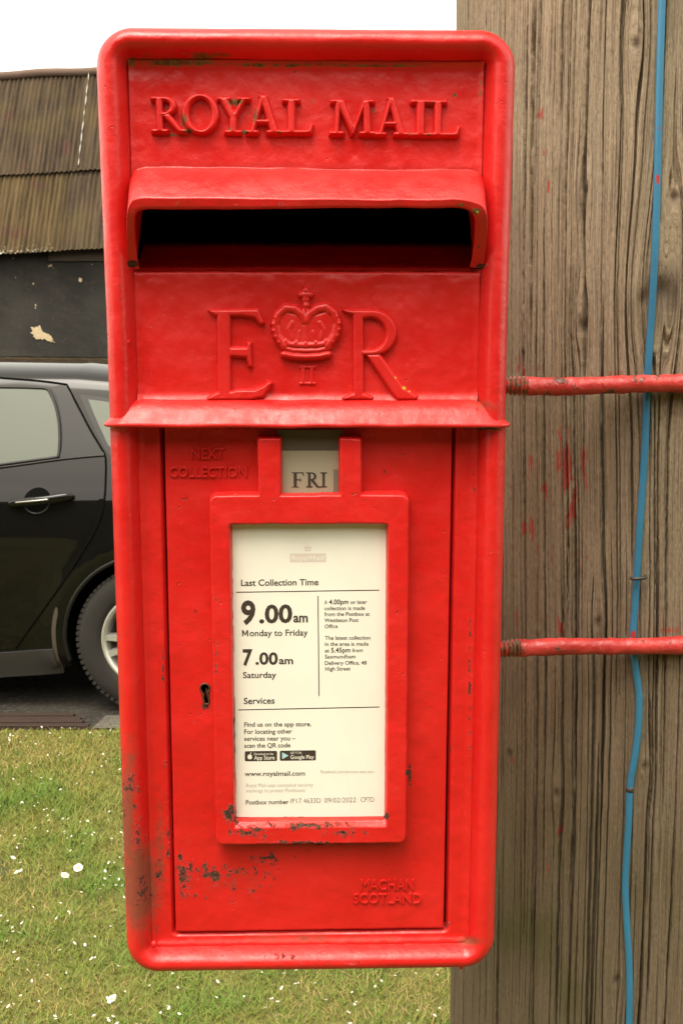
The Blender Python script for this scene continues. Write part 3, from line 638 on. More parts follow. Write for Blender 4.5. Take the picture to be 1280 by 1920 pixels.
box_mesh('notice_sheet', np.concatenate(P.mb.V), P.mb.F, [PAPER, INK, GREY, PALE, BLUE_INK, WHITE_INK, FAINT], door, False, P.mb.M)
# day plate behind the uprights
D = Print(.0030)
D.rect(527, 845, 636, 934, 0, 0); D.rect(520, 806, 642, 846, 1, -.0006); D.rect(625, 880, 634, 926, 2, .0004)
for ch, a, b in (('F', 546.5, 571), ('R', 573.5, 600), ('I', 600.5, 612.5)):
    wd, po = GL[ch]
    for k, (sg, Q) in enumerate(po):
        sc = .80 if ch != 'F' else 1
        D.poly([(a + x / wd * (b - a), 914 - y * 28.5) for x, y in Q], 3 if sg > 0 else 0, .00008 + k * .00004)
PLATE = plain('grey_plate', (.30, .26, .19), .38, .0, .5, bump=(300, .1, .0005)); OLDP = plain('stained_plate', (.10, .075, .055), .4); TABM = plain('plate_clip', (.16, .13, .10), .4)
box_mesh('day_plate', np.concatenate(D.mb.V), D.mb.F, [PLATE, OLDP, TABM, INK], door, False, D.mb.M)
def small_relief(lines, H):
    mb = MB()
    for st, x0, x1, yb, cap in lines:
        V, F = text_geo(st, 0.0, .02, .022); a = V[:, 0].min(); b = V[:, 0].max(); px = x0 + (V[:, 0] - a) / (b - a) * (x1 - x0); q = L(px, yb - V[:, 1] / CAPH * cap, 0.)
        mb.add(np.stack([q[:, 0], -.0016 + H * (V[:, 2] / .042), q[:, 1]], -1), F)
    box_mesh('raised_lettering', np.concatenate(mb.V), mb.F, RED, door, False)
small_relief([('NEXT', 358, 421, 861, 20), ('COLLECTION', 317, 463, 895, 19)], .0012)
small_relief([('MACHAN', 676, 776, 1670, 19), ('SCOTLAND', 662, 790, 1695, 18)], .0012)

# ================================================================== TELEGRAPH POLE
PR = .163
POLE_C = np.array([.271, .958]); LEAN = np.array([-.012, .0])        # centre at eye height, lean in metres per metre
def pole_c(z): return POLE_C + np.multiply.outer(z - 1.3, LEAN)
def wood():
    t = NT('weathered_wood'); u = t.attr('grain_u'); sep = t.n('SeparateXYZ', {0: t.co()}); z = sep.outputs[2]
    def gv(su, sz): return t.n('CombineXYZ', {0: t.math('MULTIPLY', u, su), 1: t.math('MULTIPLY', z, sz), 2: 0.0}).outputs[0]
    g1 = t.noise(gv(230, 2.2), 1, 4, .6); g2 = t.noise(gv(950, 7), 1, 3, .6); g3 = t.noise(gv(60, 2.2), 1, 4, .6); blot = t.noise(gv(18, 9), 1, 5, .65); sp = t.noise(gv(700, 170), 1, 3, .7)
    col = t.mix(t.rng(g1, .3, .7), (.195, .146, .096), (.285, .220, .148))
    col = t.mix(t.rng(g3, .35, .7), col, (.27, .212, .148))
    col = t.mix(t.math('MULTIPLY', t.rng(g2, .52, .70), .55), col, (.44, .35, .245))
    col = t.mix(t.math('MULTIPLY', t.rng(g2, .42, .28), .4), col, (.07, .045, .027))
    col = t.mix(t.math('MULTIPLY', t.rng(blot, .52, .75), .35), col, (.085, .050, .030))
    col = t.mix(t.math('MULTIPLY', t.rng(sp, .54, .66), .55), col, (.42, .34, .235)); col = t.mix(t.math('MULTIPLY', t.rng(sp, .46, .36), .5), col, (.085, .055, .034))
    hf = t.noise(gv(1500, 9), 1, 2, .6); col = t.mix(t.math('MULTIPLY', t.rng(hf, .45, .36), .7), col, (.055, .035, .022)); col = t.mix(t.math('MULTIPLY', t.rng(hf, .60, .70), .55), col, (.50, .41, .29))
    col = t.mix(t.math('MULTIPLY', t.attr('damp_shade'), .72), col, (.075, .050, .028))  # damp patches and painted shade share this mask
    col = t.mix(t.math('MULTIPLY', t.attr('algae'), t.rng(blot, .35, .65)), col, (.075, .070, .022))
    col = t.mix(t.math('MULTIPLY', t.attr('dark_stain'), .8), col, (.035, .022, .015))
    pn = t.noise(gv(330, 34), 1, 5, .65)
    paint = t.rng(t.math('ADD', t.math('ADD', t.math('MULTIPLY', t.math('SUBTRACT', pn, .5), 1.9), .5), t.attr('paint')), .98, 1.10)
    col = t.mix(t.math('MULTIPLY', paint, .85), col, t.mix(g2, (.20, .022, .016), (.40, .05, .035)))
    t.p(Base_Color=col, Roughness=.85, Specular_IOR_Level=.25)
    n1 = t.bump(g1, .3, .002); n2 = t.bump(g2, .6, .0014, n1); n3 = t.bump(t.math('ADD', sp, hf), .5, .0007, n2); t.p(Normal=n3)
    return t.m
def make_pole():
    # angle measured from the direction that faces the camera; u = arc length
    uf = np.concatenate([np.arange(-.265, .03, .00034), np.arange(.03, .10, .0008)]); ub = np.linspace(.10, 2 * math.pi * PR - .27, 110)[1:-1]; u = np.concatenate([uf, ub]); nc = len(u)
    zf = np.arange(.78, 1.98, .0030); z = np.concatenate([np.linspace(-.3, .78, 50)[:-1], zf, np.linspace(1.98, 7.5, 90)[1:]]); nr = len(z)
    U, Z = np.meshgrid(u, z)
    # grain flow: long wander plus bulges round knots
    sway = .010 * np.sin((Z - 1.35) * 3.0) * np.exp(-((Z - 1.3) / .5) ** 2) + .0022 * vnoise(U * 10, Z * 3, 71) + .0002 * vnoise(U * 40, Z * 9, 72)
    G = U + sway
    def uz(px, py):
        r = ray(px, py); # intersect with the pole cylinder (vertical enough)
        ox, oy = CAM[0] - POLE_C[0], CAM[1] - POLE_C[1]; a = r[0] ** 2 + r[1] ** 2; b = ox * r[0] + oy * r[1]; c = ox * ox + oy * oy - PR * PR
        dsc = max(b * b - a * c, 0); tt = (-b - math.sqrt(dsc)) / a; p = CAM + r * tt; q = p[:2] - pole_c(p[2])
        return math.atan2(q[0], -q[1]) * PR, p[2]
    knots = [(1192, 85, .010, .8), (1098, 355, .009, .6), (1262, 370, .010, .7), (1240, 545, .020, 1.3), (1092, 610, .010, .8), (1120, 1165, .009, .6), (1042, 1488, .009, .6), (1208, 1437, .008, .6), (1155, 1838, .009, .6), (955, 1412, .008, .5), (1205, 560, .014, .7)]
    H = np.zeros_like(U); DS = np.zeros_like(U)
    for p, q, r, k in knots:
        ku, kz = uz(p, q); du = U - ku; dz = Z - kz
        G += -np.sign(du) * r * .5 * k * np.exp(-(du / (r * 1.1)) ** 2 - (dz / (r * 3.6)) ** 2) * (1 - np.exp(-(du / (r * .30)) ** 2))
        core = np.exp(-((du / (r * .30)) ** 2 + (dz / (r * .45)) ** 2)); H -= .0035 * k * core; H += .0014 * np.exp(-((du / r) ** 2 + (dz / (r * 1.6)) ** 2)); DS = np.maximum(DS, core * .9)
    # fine fibres
    H += .00030 * vnoise(G * 500, Z * 9, 73) + .00020 * vnoise(G * 220, Z * 6, 74) + .0010 * vnoise(G * 45, Z * 3, 75) + .0016 * vnoise(G * 14, Z * 2, 76) + .00018 * vnoise(G * 900, Z * 60, 77)
    # drying cracks
    rg = np.random.default_rng(5)
    def crack(g0, z0, z1, wd, dp, sd):
        nonlocal H
        t = (Z - z0) / (z1 - z0); env = np.clip(np.minimum(t, 1 - t) * 6, 0, 1) ** .6 * ((t > 0) & (t < 1))
        c = g0 + .0007 * vnoise(Z * 6 + sd, Z * 0 + sd, 80) + .00025 * vnoise(Z * 38 + sd, Z * 0, 81)
        w_ = wd * env * (.9 + .18 * vnoise(Z * 16 + sd * 3, Z * 0 + 2, 82)) + 1e-6
        m_ = np.abs(G - c) < wd * 3
        x = np.abs(G - c) / w_
        H -= np.where(m_, dp * env ** .5 * np.clip(3.0 * (1.2 - x), 0, 1), 0)
    for i in range(165):
        g0 = rg.uniform(-.265, .09); z0 = rg.uniform(.35, 1.85); ln = rg.uniform(.10, .85); crack(g0, z0, z0 + ln, rg.choice([.00028, .00034, .00045, .00062]), rg.uniform(.003, .007), i * 7.3)
    for i, (p, q, z0, z1, wd) in enumerate(((1005, 120, 1.45, 2.1, .0017), (1102, 200, 1.35, 1.9, .0011), (1163, 90, 1.66, 2.2, .0015), (1055, 100, 1.50, 2.1, .0010), (1180, 420, 1.3, 1.75, .0012), (1020, 860, 1.0, 1.6, .0016), (1078, 900, .95, 1.55, .0015), (1130, 830, 1.05, 1.52, .0017),
          (1112, 1330, .80, 1.30, .0018), (1050, 1300, .85, 1.32, .0015), (1005, 1420, .7, 1.30, .0016), (1115, 1640, .6, 1.16, .0017), (1068, 1650, .62, 1.12, .0013), (1212, 1560, .6, 1.2, .0015), (1230, 1300, .9, 1.5, .0012), (985, 1200, 1.02, 1.5, .0011), (1250, 900, 1.1, 1.6, .0011), (930, 1800, .5, 1.02, .0017), (905, 30, 1.6, 2.3, .0012), (1255, 1700, .5, 1.1, .0014), (985, 500, 1.3, 1.75, .0013), (1060, 560, 1.25, 1.7, .0012))):
        gu, gz = uz(p, q); j = np.argmin(abs(u - gu)); k = np.argmin(abs(z - gz)); crack(G[k, j], z0, z1, wd * .8, .009, 100 + i * 3.1)
    bk = (U > .12).astype(float); H = np.where(bk > 0, .001 * vnoise(U * 40, Z * 3, 75), H)
    PA = np.zeros_like(U); DA = np.zeros_like(U); AL = np.zeros_like(U)
    def spot(arr, p, q, rx, ry, k):
        su, sz = uz(p, q); np.maximum(arr, (k + (.05 if arr is PA else 0)) * np.exp(-((G - (su + (G - U)[np.argmin(abs(z - sz)), np.argmin(abs(u - su))])) / (rx * .00056)) ** 2 - ((Z - sz) / (ry * .00056)) ** 2), out=arr)
    for a in ((1062, 880, 20, 70, .62), (1072, 950, 16, 60, .62), (1050, 840, 8, 50, .55), (1096, 860, 8, 60, .55), (1000, 880, 20, 40, .46), (1022, 920, 10, 30, .50), (985, 990, 14, 22, .62), (1001, 1000, 6, 40, .58), (1018, 215, 7, 18, .62), (1025, 285, 8, 10, .58), (1030, 350, 6, 20, .50), (1015, 410, 5, 8, .5),
              (1000, 690, 60, 14, .40), (975, 690, 20, 30, .48), (1130, 700, 60, 6, .44), (1050, 1180, 8, 30, .52), (970, 1170, 30, 40, .42), (1260, 1180, 40, 6, .5), (1075, 1575, 5, 14, .56), (1045, 1560, 12, 14, .40), (1026, 1632, 4, 14, .66), (960, 1425, 4, 6, .56), (1050, 1000, 60, 160, .28), (1080, 1010, 6, 30, .52), (1235, 350, 4, 40, .4)):
        spot(PA, *a)
    for a in ((1150, 900, 60, 130, .75), (1140, 770, 40, 40, .6), (1165, 1330, 50, 90, .7), (950, 1500, 50, 260, .7), (970, 1330, 60, 120, .55), (965, 420, 24, 80, .5), (1230, 1860, 60, 120, .55), (1100, 1260, 200, 18, .6), (1100, 745, 200, 14, .55), (940, 700, 40, 300, .35), (1080, 600, 30, 60, .25)): spot(DA, *a)  # damp patches, plus shade painted in under the clamp rods
    for a in ((990, 1800, 120, 140, .8), (940, 1700, 40, 300, .5), (1000, 820, 40, 110, .42), (1235, 250, 14, 300, .5), (1150, 1700, 200, 260, .25), (940, 760, 20, 120, .4)): spot(AL, *a)
    DA = np.maximum(DA, .82 * np.clip((1.56 - Z) / .50, 0, 1))       # painted shade: browner towards the ground, where less sky light reaches
    for a in ((1245, 550, 8, 34, 1.0), (1205, 560, 10, 24, .45)): spot(DS, *a)
    rad = PR * (1.0 - .004 * (Z - 1.3)) + H; th = U / PR; c = pole_c(z)
    V = np.stack([c[:, 0:1] + rad * np.sin(th), c[:, 1:2] - rad * np.cos(th), Z], -1).reshape(-1, 3)
    o = mesh_obj('telegraph_pole', V, [grid_faces(nr, nc, True), ], wood(), None, True, None,
                 {'grain_u': G.ravel(), 'paint': PA.ravel(), 'damp_shade': np.clip(DA, 0, 1).ravel(), 'algae': AL.ravel(), 'dark_stain': np.clip(DS, 0, 1).ravel()})
    return o, uz
pole, pole_uz = make_pole()
tag(pole, 'thick weathered wooden pole with long cracks and red paint smears, behind the blue cable', 'telegraph pole')
def pole_pt(px, py, off):
    """point on the pole surface seen at a photo point, lifted by off"""
    su, sz = pole_uz(px, py); th = su / PR; c = pole_c(np.array([sz]))[0]; r = PR * (1 - .004 * (sz - 1.3)) + off
    return np.array([c[0] + r * math.sin(th), c[1] - r * math.cos(th), sz])

# clamp rods -----------------------------------------------------------
def rod_mat():
    t = NT('chipped_red_rod'); c = t.co(); n = t.noise(c, 70, 5, .65, .5); f = t.noise(c, 300, 4, .6)
    col = t.mix(t.rng(t.noise(c, 30, 3), .35, .65), (.34, .020, .018), (.52, .045, .040))
    col = t.mix(t.rng(n, .56, .60), col, (.10, .035, .02)); col = t.mix(t.math('MULTIPLY', t.rng(f, .6, .7), .5), col, (.6, .12, .10))
    col = t.mix(t.math('MULTIPLY', t.attr('thread'), t.rng(f, .42, .56)), col, (.13, .075, .030))
    t.p(Base_Color=col, Roughness=t.rng(f, .3, .7, .28, .5)); n1 = t.bump(t.noise(c, 60, 3), .6, .004); n2 = t.bump(f, .4, .001, n1); n3 = t.bump(t.rng(n, .55, .61), .5, .0008, n2); t.p(Normal=n3); return t.m
ROD = rod_mat()
def clamp(name, py_l, py_r, rad, label):
    ca = pole_c(np.array([at_y(1100, (py_l + py_r) / 2, .79)[2]]))[0]; R1 = PR + rad + .001
    zl = at_y(950, py_l, .775)[2]; zr = at_y(1270, py_r, .79)[2]
    pts = []; x0 = xr * math.cos(BOX_YAW) - .006; y0 = .7755
    xe, ye = ca[0] - .02, ca[1] - R1
    for k in np.linspace(0, 1, 420): pts.append((x0 + (xe - x0) * k, y0 + (ye - y0) * (k ** .7), zl + (zr - zl) * k))
    for k in np.linspace(0, 1, 90)[1:]:
        t = -.02 / R1 + k * math.pi * 1.02; pts.append((ca[0] + R1 * math.sin(t) , ca[1] - R1 * math.cos(t), zr + .004 * k))
    xb_, yb_ = pts[-1][0], pts[-1][1]
    for k in np.linspace(0, 1, 30)[1:]: pts.append((xb_ + (.0 - xb_) * k, yb_ + (BOX_Y + .135 - yb_) * k, zr + .004))
    pts = A(pts); n = len(pts); L_ = np.concatenate([[0], np.cumsum(np.linalg.norm(np.diff(pts, axis=0), axis=1))])
    th = ((L_ > .0) & (L_ < .040)).astype(float); r = rad + .0009 * np.sin(L_ / .0034 * 2 * math.pi) * th + .0005 * vnoise(L_ * 60, L_ * 0, 91) + .0004 * vnoise(L_ * 200, L_ * 0 + 3, 92) - .0006 * th
    pts[:, 2] += .0012 * vnoise(L_ * 14, L_ * 0 + py_l, 93)
    V, F = tube_geo(pts, r, 18)
    o = mesh_obj(name, V, F, ROD, None, True, None, {'thread': np.repeat(th, 18)}); return tag(o, label, 'clamp rod', 'red rods clamping the box to the pole')
clamp('clamp_rod', 724, 720, .0073, 'chipped red rod around the pole, upper one, level with the ledge of the post box')
clamp('clamp_rod', 1220, 1208, .0071, 'chipped red rod around the pole, lower one, beside the notice on the post box')

# cable ----------------------------------------------------------------
def cable_mat():
    t = NT('blue_cable'); c = t.co(); n = t.noise(c, 120, 4, .6); col = t.mix(t.rng(t.noise(c, 12, 3), .3, .7), (.022, .135, .245), (.032, .175, .31))
    col = t.mix(t.math('MULTIPLY', t.rng(t.noise(c, 500, 2), .70, .75), .6), col, (.25, .05, .05))
    col = t.mix(t.rng(t.math('ADD', n, t.attr('paint')), .98, 1.02), col, (.36, .035, .035)); t.p(Base_Color=col, Roughness=.42, Normal=t.bump(n, .2, .001)); return t.m
ck = [(1247, -260), (1243, -120), (1239, 0), (1235, 130), (1232, 260), (1229, 380), (1225, 490), (1220, 580), (1215, 660), (1211, 735), (1208, 820), (1203, 910), (1197, 1000), (1192, 1085), (1188, 1150), (1185, 1200), (1190, 1250), (1196, 1300), (1195, 1360), (1188, 1420), (1180, 1470), (1177, 1540), (1173, 1610), (1171, 1660), (1174, 1730), (1178, 1800), (1179, 1860), (1178, 1920), (1176, 2060), (1174, 2260), (1172, 2700), (1170, 3600)]
cpts = [pole_pt(p, q, .0030) for p, q in ck]; up_u = pole_uz(*ck[0])[0]
def pole_up(z_): c_ = pole_c(np.array([z_]))[0]; r_ = PR * (1 - .004 * (z_ - 1.3)) + .004; return np.array([c_[0] + r_ * math.sin(up_u / PR), c_[1] - r_ * math.cos(up_u / PR), z_])
hi = [7.4, 5.8, 4.4, 3.2, 2.5]; cpts = A([pole_up(z_) for z_ in hi] + cpts); ck = [(1250, -9000 + 900 * i_) for i_ in range(5)] + ck; cpts = spline(cpts, 500)
cpx = spline(A(ck, float), 500); pa = np.zeros(500)
for p, q, r, k in ((1236, 340, 22, .62), (1232, 245, 9, .5), (1222, 470, 9, .55), (1186, 1190, 14, .75), (1172, 1645, 18, .34), (1205, 700, 8, .3)): pa = np.maximum(pa, k * np.exp(-((cpx[:, 1] - q) / r) ** 2))
V, F = tube_geo(cpts, .0029, 12); jn = np.exp(-((cpx[:, 1] - 1473) / 5) ** 2)
cable = mesh_obj('cable', V, F, cable_mat(), None, True, None, {'paint': (pa[:, None] * np.array([1, .9, .5, 0, 0, .3, .8, 1, .6, 0, 0, .7])[None]).ravel()}); tag(cable, 'thin blue cable running down the front of the wooden pole behind both red rods', 'cable')
# broken sleeve ring where the sheath has parted
i = int(np.argmin(abs(cpx[:, 1] - 1475))); V, F = tube_geo(cpts[i - 1:i + 2], .0031, 14); 
sl = mesh_obj('sheath_gap', V, F, plain('cable_inner', (.05, .045, .04), .6), cable)
c0 = pole_pt(1193, 1080, .0030); ring = A([(c0[0] + .0056 * math.cos(t), c0[1] - .0035 + .0034 * math.sin(t) , c0[2] + .0006 * math.cos(t)) for t in np.linspace(math.pi * .92, math.pi * 2.08, 30)])
V, F = tube_geo(ring, .0015, 10); clip = mesh_obj('cable_clip', V, F, plain('clip_black', (.03, .026, .022), .5), None); tag(clip, 'small dark clip holding the blue cable to the wooden pole', 'cable clip')

# ================================================================== GROUND
def ground_mat(name, cols, s, bump):
    t = NT(name); c = t.co(); n = t.noise(c, s, 6, .65); f = t.noise(c, s * 14, 4, .7); col = t.mix(t.rng(n, .3, .7), cols[0], cols[1]); col = t.mix(t.rng(f, .45, .7), col, cols[2]); t.p(Base_Color=col, Roughness=.95, Specular_IOR_Level=.2, Normal=t.bump(f, .6, bump)); return t.m
LAWN_Y = float(at_ground(100, 1364)[1])
print('lawn edge', LAWN_Y)
tag(mesh_obj('ground', [(-900, -900, -.02), (900, -900, -.02), (900, 900, -.02), (-900, 900, -.02)], [(0, 1, 2, 3)], ground_mat('rough_ground', ((.05, .065, .022), (.08, .09, .03), (.06, .05, .03)), 1.2, .02)), kind='structure')
gx = np.linspace(-9, 9, 90); gy = np.linspace(-9, LAWN_Y, 70); X, Y = np.meshgrid(gx, gy); Zl = -.012 + .012 * fbm(X * .7, Y * .7, 95, 2) * np.clip((LAWN_Y - Y), 0, 1)
tag(mesh_obj('lawn', np.stack([X, Y, Zl], -1).reshape(-1, 3), grid_faces(70, 90), ground_mat('turf', ((.07, .09, .018), (.12, .12, .030), (.14, .10, .04)), 5, .01)), kind='structure')
tag(mesh_obj('driveway', [(-14, LAWN_Y + .0, -.008), (14, LAWN_Y + .0, -.008), (14, 15.2, -.008), (-14, 15.2, -.008)], [(0, 1, 2, 3)], ground_mat('tarmac', ((.020, .017, .014), (.038, .033, .027), (.060, .053, .044)), 3, .006)), kind='structure')  # tarmac colour darkened to stand in for the car's shade
def lawn_z(x, y): return -.012 + .012 * fbm(x * .7, y * .7, 95, 2) * np.clip(LAWN_Y - y, 0, 1)
# grass blades: one mass
def grass():
    rg = np.random.default_rng(12)
    def pts(n, x0, x1, y0, y1): return rg.uniform(x0, x1, n), rg.uniform(y0, y1, n)
    a = [pts(150000, -2.1, .95, 1.7, LAWN_Y + .015), pts(14000, -4, -2.1, 1.2, LAWN_Y), pts(22000, .95, 4.5, 1.2, LAWN_Y), pts(12000, -2.1, .95, .6, 1.7)]
    x = np.concatenate([q[0] for q in a]); y = np.concatenate([q[1] for q in a]); n = len(x)
    cl = fbm(x * 3.2, y * 3.2, 101, 3); c2 = fbm(x * 11, y * 11, 102, 2); lush = np.exp(-(((x + 1.02) / .22) ** 2 + ((y - 3.3) / .22) ** 2)) + .6 * np.exp(-(((x + .85) / .15) ** 2 + ((y - 2.95) / .12) ** 2))
    h = (.019 + .012 * rg.random(n) + .010 * np.clip(c2, -.5, 1) + .008 * np.clip(cl, -.5, 1) + .022 * lush) * np.where(rg.random(n) < .04, 1.6, 1)
    h = np.clip(h * .82, .009, .08); ang = rg.uniform(0, 2 * math.pi, n); lean = rg.uniform(.3, 1.5, n) * h; wd = rg.uniform(.0008, .0017, n); fa = ang + rg.uniform(.6, 2.4, n)
    dx, dy = np.cos(ang), np.sin(ang); bx, by = np.cos(fa) * wd, np.sin(fa) * wd; z0 = lawn_z(x, y) - .002
    P = lambda t, s: np.stack([x + dx * lean * t ** 1.7 + s * bx * (1 - t * .75), y + dy * lean * t ** 1.7 + s * by * (1 - t * .75), z0 + h * (t - .18 * t * t)], -1)
    V = np.stack([P(0., -1), P(0., 1), P(.55, -1), P(.55, 1), P(1., 0)], 1).reshape(-1, 3); b = np.arange(n)[:, None] * 5
    q = np.concatenate([b + A([[0, 1, 3, 2]])]); tr = b + A([[2, 3, 4]])
    tone = np.clip(.50 + .42 * cl + .30 * c2 + rg.normal(0, .16, n) + .5 * lush, 0, 1); dry = (rg.random(n) < .10 - .22 * np.clip(cl, -1, 1) + .16 * np.clip(fbm(x * 5 + 9, y * 5, 109, 3), -.5, 1) - .3 * lush).astype(float)
    t = NT('grass_blades'); col = t.mix(t.attr('tone'), (.225, .205, .038), (.095, .185, .020)); col = t.mix(t.attr('dry'), col, (.36, .26, .095))
    t.p(Base_Color=col, Roughness=.6, Specular_IOR_Level=.3)
    tag(mesh_obj('grass', V, [q, tr], t.m, None, False, None, {'tone': np.repeat(tone, 5), 'dry': np.repeat(dry, 5)}), 'short mown lawn grass, green with straw coloured patches', 'grass', kind='stuff')
    # fallen petals
    m_ = 3400; px_, py_ = rg.uniform(-2.0, .95, m_), rg.uniform(1.8, LAWN_Y - .02, m_); kp = rg.random(m_) < np.clip(.55 + .6 * fbm(px_ * 4, py_ * 4, 105, 2), .12, 1); px_, py_ = px_[kp], py_[kp]; m_ = len(px_)
    an = rg.uniform(0, 6.28, m_); ln = rg.uniform(.0022, .0056, m_); wd = ln * rg.uniform(.4, .75, m_); tl = rg.uniform(-.6, .6, m_); tl2 = rg.uniform(-.5, .5, m_); zc_ = lawn_z(px_, py_) + rg.uniform(.014, .030, m_); V = []
    for k in range(8):
        t_ = k * math.pi / 4; u, v = np.cos(t_) * ln, np.sin(t_) * wd
        V.append(np.stack([px_ + u * np.cos(an) - v * np.sin(an), py_ + u * np.sin(an) + v * np.cos(an), zc_ + u * tl + v * tl2 + .12 * (u * u + v * v) / ln], -1))
    V = np.stack(V, 1).reshape(-1, 3); f = np.arange(m_)[:, None] * 8 + np.arange(8)[None]
    tag(mesh_obj('fallen_petals', V, f, plain('white_petal', (.56, .53, .44), .6, vary=.3, vs=40), None, True), 'white petals and tiny blossoms scattered over the lawn', 'petals', kind='stuff')
grass()
PET = plain('daisy_petal', (.80, .78, .72), .6); YEL = plain('daisy_yellow', (.62, .40, .03), .7); STEM = plain('daisy_stem', (.10, .16, .03), .6)
def make_daisy():
    root_ = empty('daisy'); V = []; F = []; n = 0
    for k in range(17):
        a = 2 * math.pi * k / 17; ca, sa = math.cos(a), math.sin(a); b = .0012 * math.sin(k * 5.1)
        for r_, w_, z_ in ((.003, .0007, 0), (.008, .0016, .0012 + b), (.0125, .0013, .0014 + b), (.0140, .0003, .0008 + b)):
            V += [(r_ * ca - w_ * sa, r_ * sa + w_ * ca, z_), (r_ * ca + w_ * sa, r_ * sa - w_ * ca, z_)]
        for j in range(3): F.append((n + 2 * j, n + 2 * j + 1, n + 2 * j + 3, n + 2 * j + 2))
        n += 8
    mesh_obj('petals', V, F, PET, root_)
    MB().lathe([(0.0001, .0032), (.0022, .0028), (.0040, .0014), (.0044, -.0002)], 14, 0, 'z').build('centre', YEL, root_, True)
    MB().tube([(0, 0, -.032), (.001, 0, -.015), (0, 0, 0)], .0008, 6).build('stem', STEM, root_, True)
    return root_
def copy_tree(o, parent=None):
    c = o.copy(); COL.objects.link(c); c.parent = parent
    for ch in o.children: copy_tree(ch, c)
    return c
d0 = make_daisy()
dz = [(147, 1627, 1.15, -.5, .1, 'open white daisy with yellow centre, right one of the close pair in the lawn'), (122, 1641, 1.0, -.4, -.2, 'open white daisy with yellow centre, left one of the close pair in the lawn'),
      (35, 1634, 1.1, -.15, .3, 'flat seen white daisy at the left edge of the lawn, left of the pair'), (210, 1873, 1.05, -.5, .0, 'open white daisy below the bottom left corner of the post box'), (25, 1608, .7, -.2, .5, 'small half closed daisy at the left edge, just above a wider one')]
for i, (p, q, s, rx, ry, lb) in enumerate(dz):
    o = d0 if i == 0 else copy_tree(d0); g = at_ground(p, q, .034); o.location = g; o.rotation_euler = (-rx * 1.0, ry, i * 1.7); o.rotation_euler.x = abs(rx); o.scale = (s * .86,) * 3; tag(o, lb, 'daisy', 'daisies in the lawn')
# timber edging board along the tarmac
t = NT('brown_timber'); c = t.map(t.co(), (6, 40, 40)); n = t.noise(c, 1.5, 5, .6); t.p(Base_Color=t.mix(n, (.012, .006, .004), (.045, .020, .012)), Roughness=.85, Normal=t.bump(n, .6, .006)); TIMB = t.m
a = at_ground(168, 1366); b = at_ground(168, 1340); mb = MB(); y0, y1 = LAWN_Y + .004, float(at_ground(100, 1338)[1])
nb = 4
for k in range(nb):
    ya = y0 + (y1 - y0) * k / nb; yb = y0 + (y1 - y0) * (k + .86) / nb; xe_ = float(a[0]) - .03 * k + random.uniform(-.02, .02)
    mb.box((-3.2, ya, -.03), (xe_, yb, .004 + .002 * (k % 2)))
tag(mb.build('drain_cover', TIMB), 'dark brown slatted timber strip between the lawn and the parked car', 'drain cover')

a = at_ground(168, 1364); b = at_ground(250, 1341)
tag(mesh_obj('pavement', [(a[0] + .01, LAWN_Y + .004, -.004), (a[0] + .62, LAWN_Y + .004, -.004), (a[0] + .60, b[1], -.004), (a[0] + .03, b[1] + .01, -.004)], [(0, 1, 2, 3)], ground_mat('concrete', ((.07, .062, .052), (.11, .10, .083), (.15, .135, .11)), 8, .004)), kind='structure')
# ================================================================== HEDGE (unseen, added behind the camera to darken reflections and cut frontal light)
hx, ht = np.linspace(-16, 16, 330), np.linspace(0, 1, 90); X, T_ = np.meshgrid(hx, ht); an_ = T_ * math.pi
HH = 5.3 + .35 * vnoise(X * .5, X * 0, 141); yy = -6.6 + 1.1 * np.cos(an_) * np.sign(1) ; zz_ = HH * np.sin(an_) ** .35
nz_ = .16 * fbm(X * 2.2, T_ * 16, 142, 4) + .05 * vnoise(X * 14, T_ * 90, 146); V = np.stack([X, yy + nz_ * np.cos(an_) * 1.2, np.maximum(zz_ + nz_ * np.sin(an_), -.02)], -1).reshape(-1, 3)
t = NT('added_hedge_leaves'); c = t.co(); n = t.noise(c, 9, 5, .7); t.p(Base_Color=t.mix(t.rng(n, .35, .65), (.020, .032, .010), (.060, .085, .024)), Roughness=.8, Specular_IOR_Level=.2, Normal=t.bump(n, .9, .06))
tag(mesh_obj('added_hedge', V, grid_faces(90, 330), t.m), 'tall dark green foliage, added unseen behind the camera to darken reflections and cut frontal light', 'added_hedge')
# ================================================================== CAR
CAR_Y = float(at_ground(282, 1338)[1]); CS = at_y(295, 1200, CAR_Y)
SC = 1.0
car = empty('parked_car', (CS[0], CAR_Y + .905, 0), 0.0)
car.rotation_euler = (0, 0, R_(-2.0))
tag(car, 'glossy black hatchback parked behind the post box, in front of the tarred barn', 'car')
print('CAR', CAR_Y, CS)
CW = .905
def carxz(px, py):
    q = at_y(px, py, CAR_Y); return (q[0] - CS[0], q[2])
# car coordinates: x to the rear (+), front at -x; rear axle at x = 0
top_k = A([(-3.55, .62), (-3.45, .78), (-3.2, .88), (-2.75, .97), (-2.35, 1.03), (-2.0, 1.22), (-1.65, 1.40), (-1.25, 1.472), (-.8, 1.486), (-.35, 1.480), (.05, 1.445), (.30, 1.40), (.48, 1.27), (.62, 1.08), (.70, .95), (.755, .75), (.77, .6)])
def ztop(x): return np.interp(x, top_k[:, 0], top_k[:, 1]) + .030 * np.clip((np.interp(x, top_k[:, 0], top_k[:, 1]) - 1.0) / .3, 0, 1)
def zbot(x): return .19 + .10 * np.clip((-3.0 - x) / .6, 0, 1) + .09 * np.clip((x - .35) / .4, 0, 1)
def plan_w(x): return 1 - .32 * np.clip((-2.7 - x) / .9, 0, 1) ** 2.2 - .20 * np.clip((x - .05) / .75, 0, 1) ** 2.2
def vert_w(z):
    return np.interp(z, [.15, .22, .32, .45, .62, .76, .86, .95, 1.0, 1.1, 1.25, 1.38, 1.5], [.925, .955, .972, .982, .994, 1.0, .985, .955, .935, .885, .805, .735, .66])
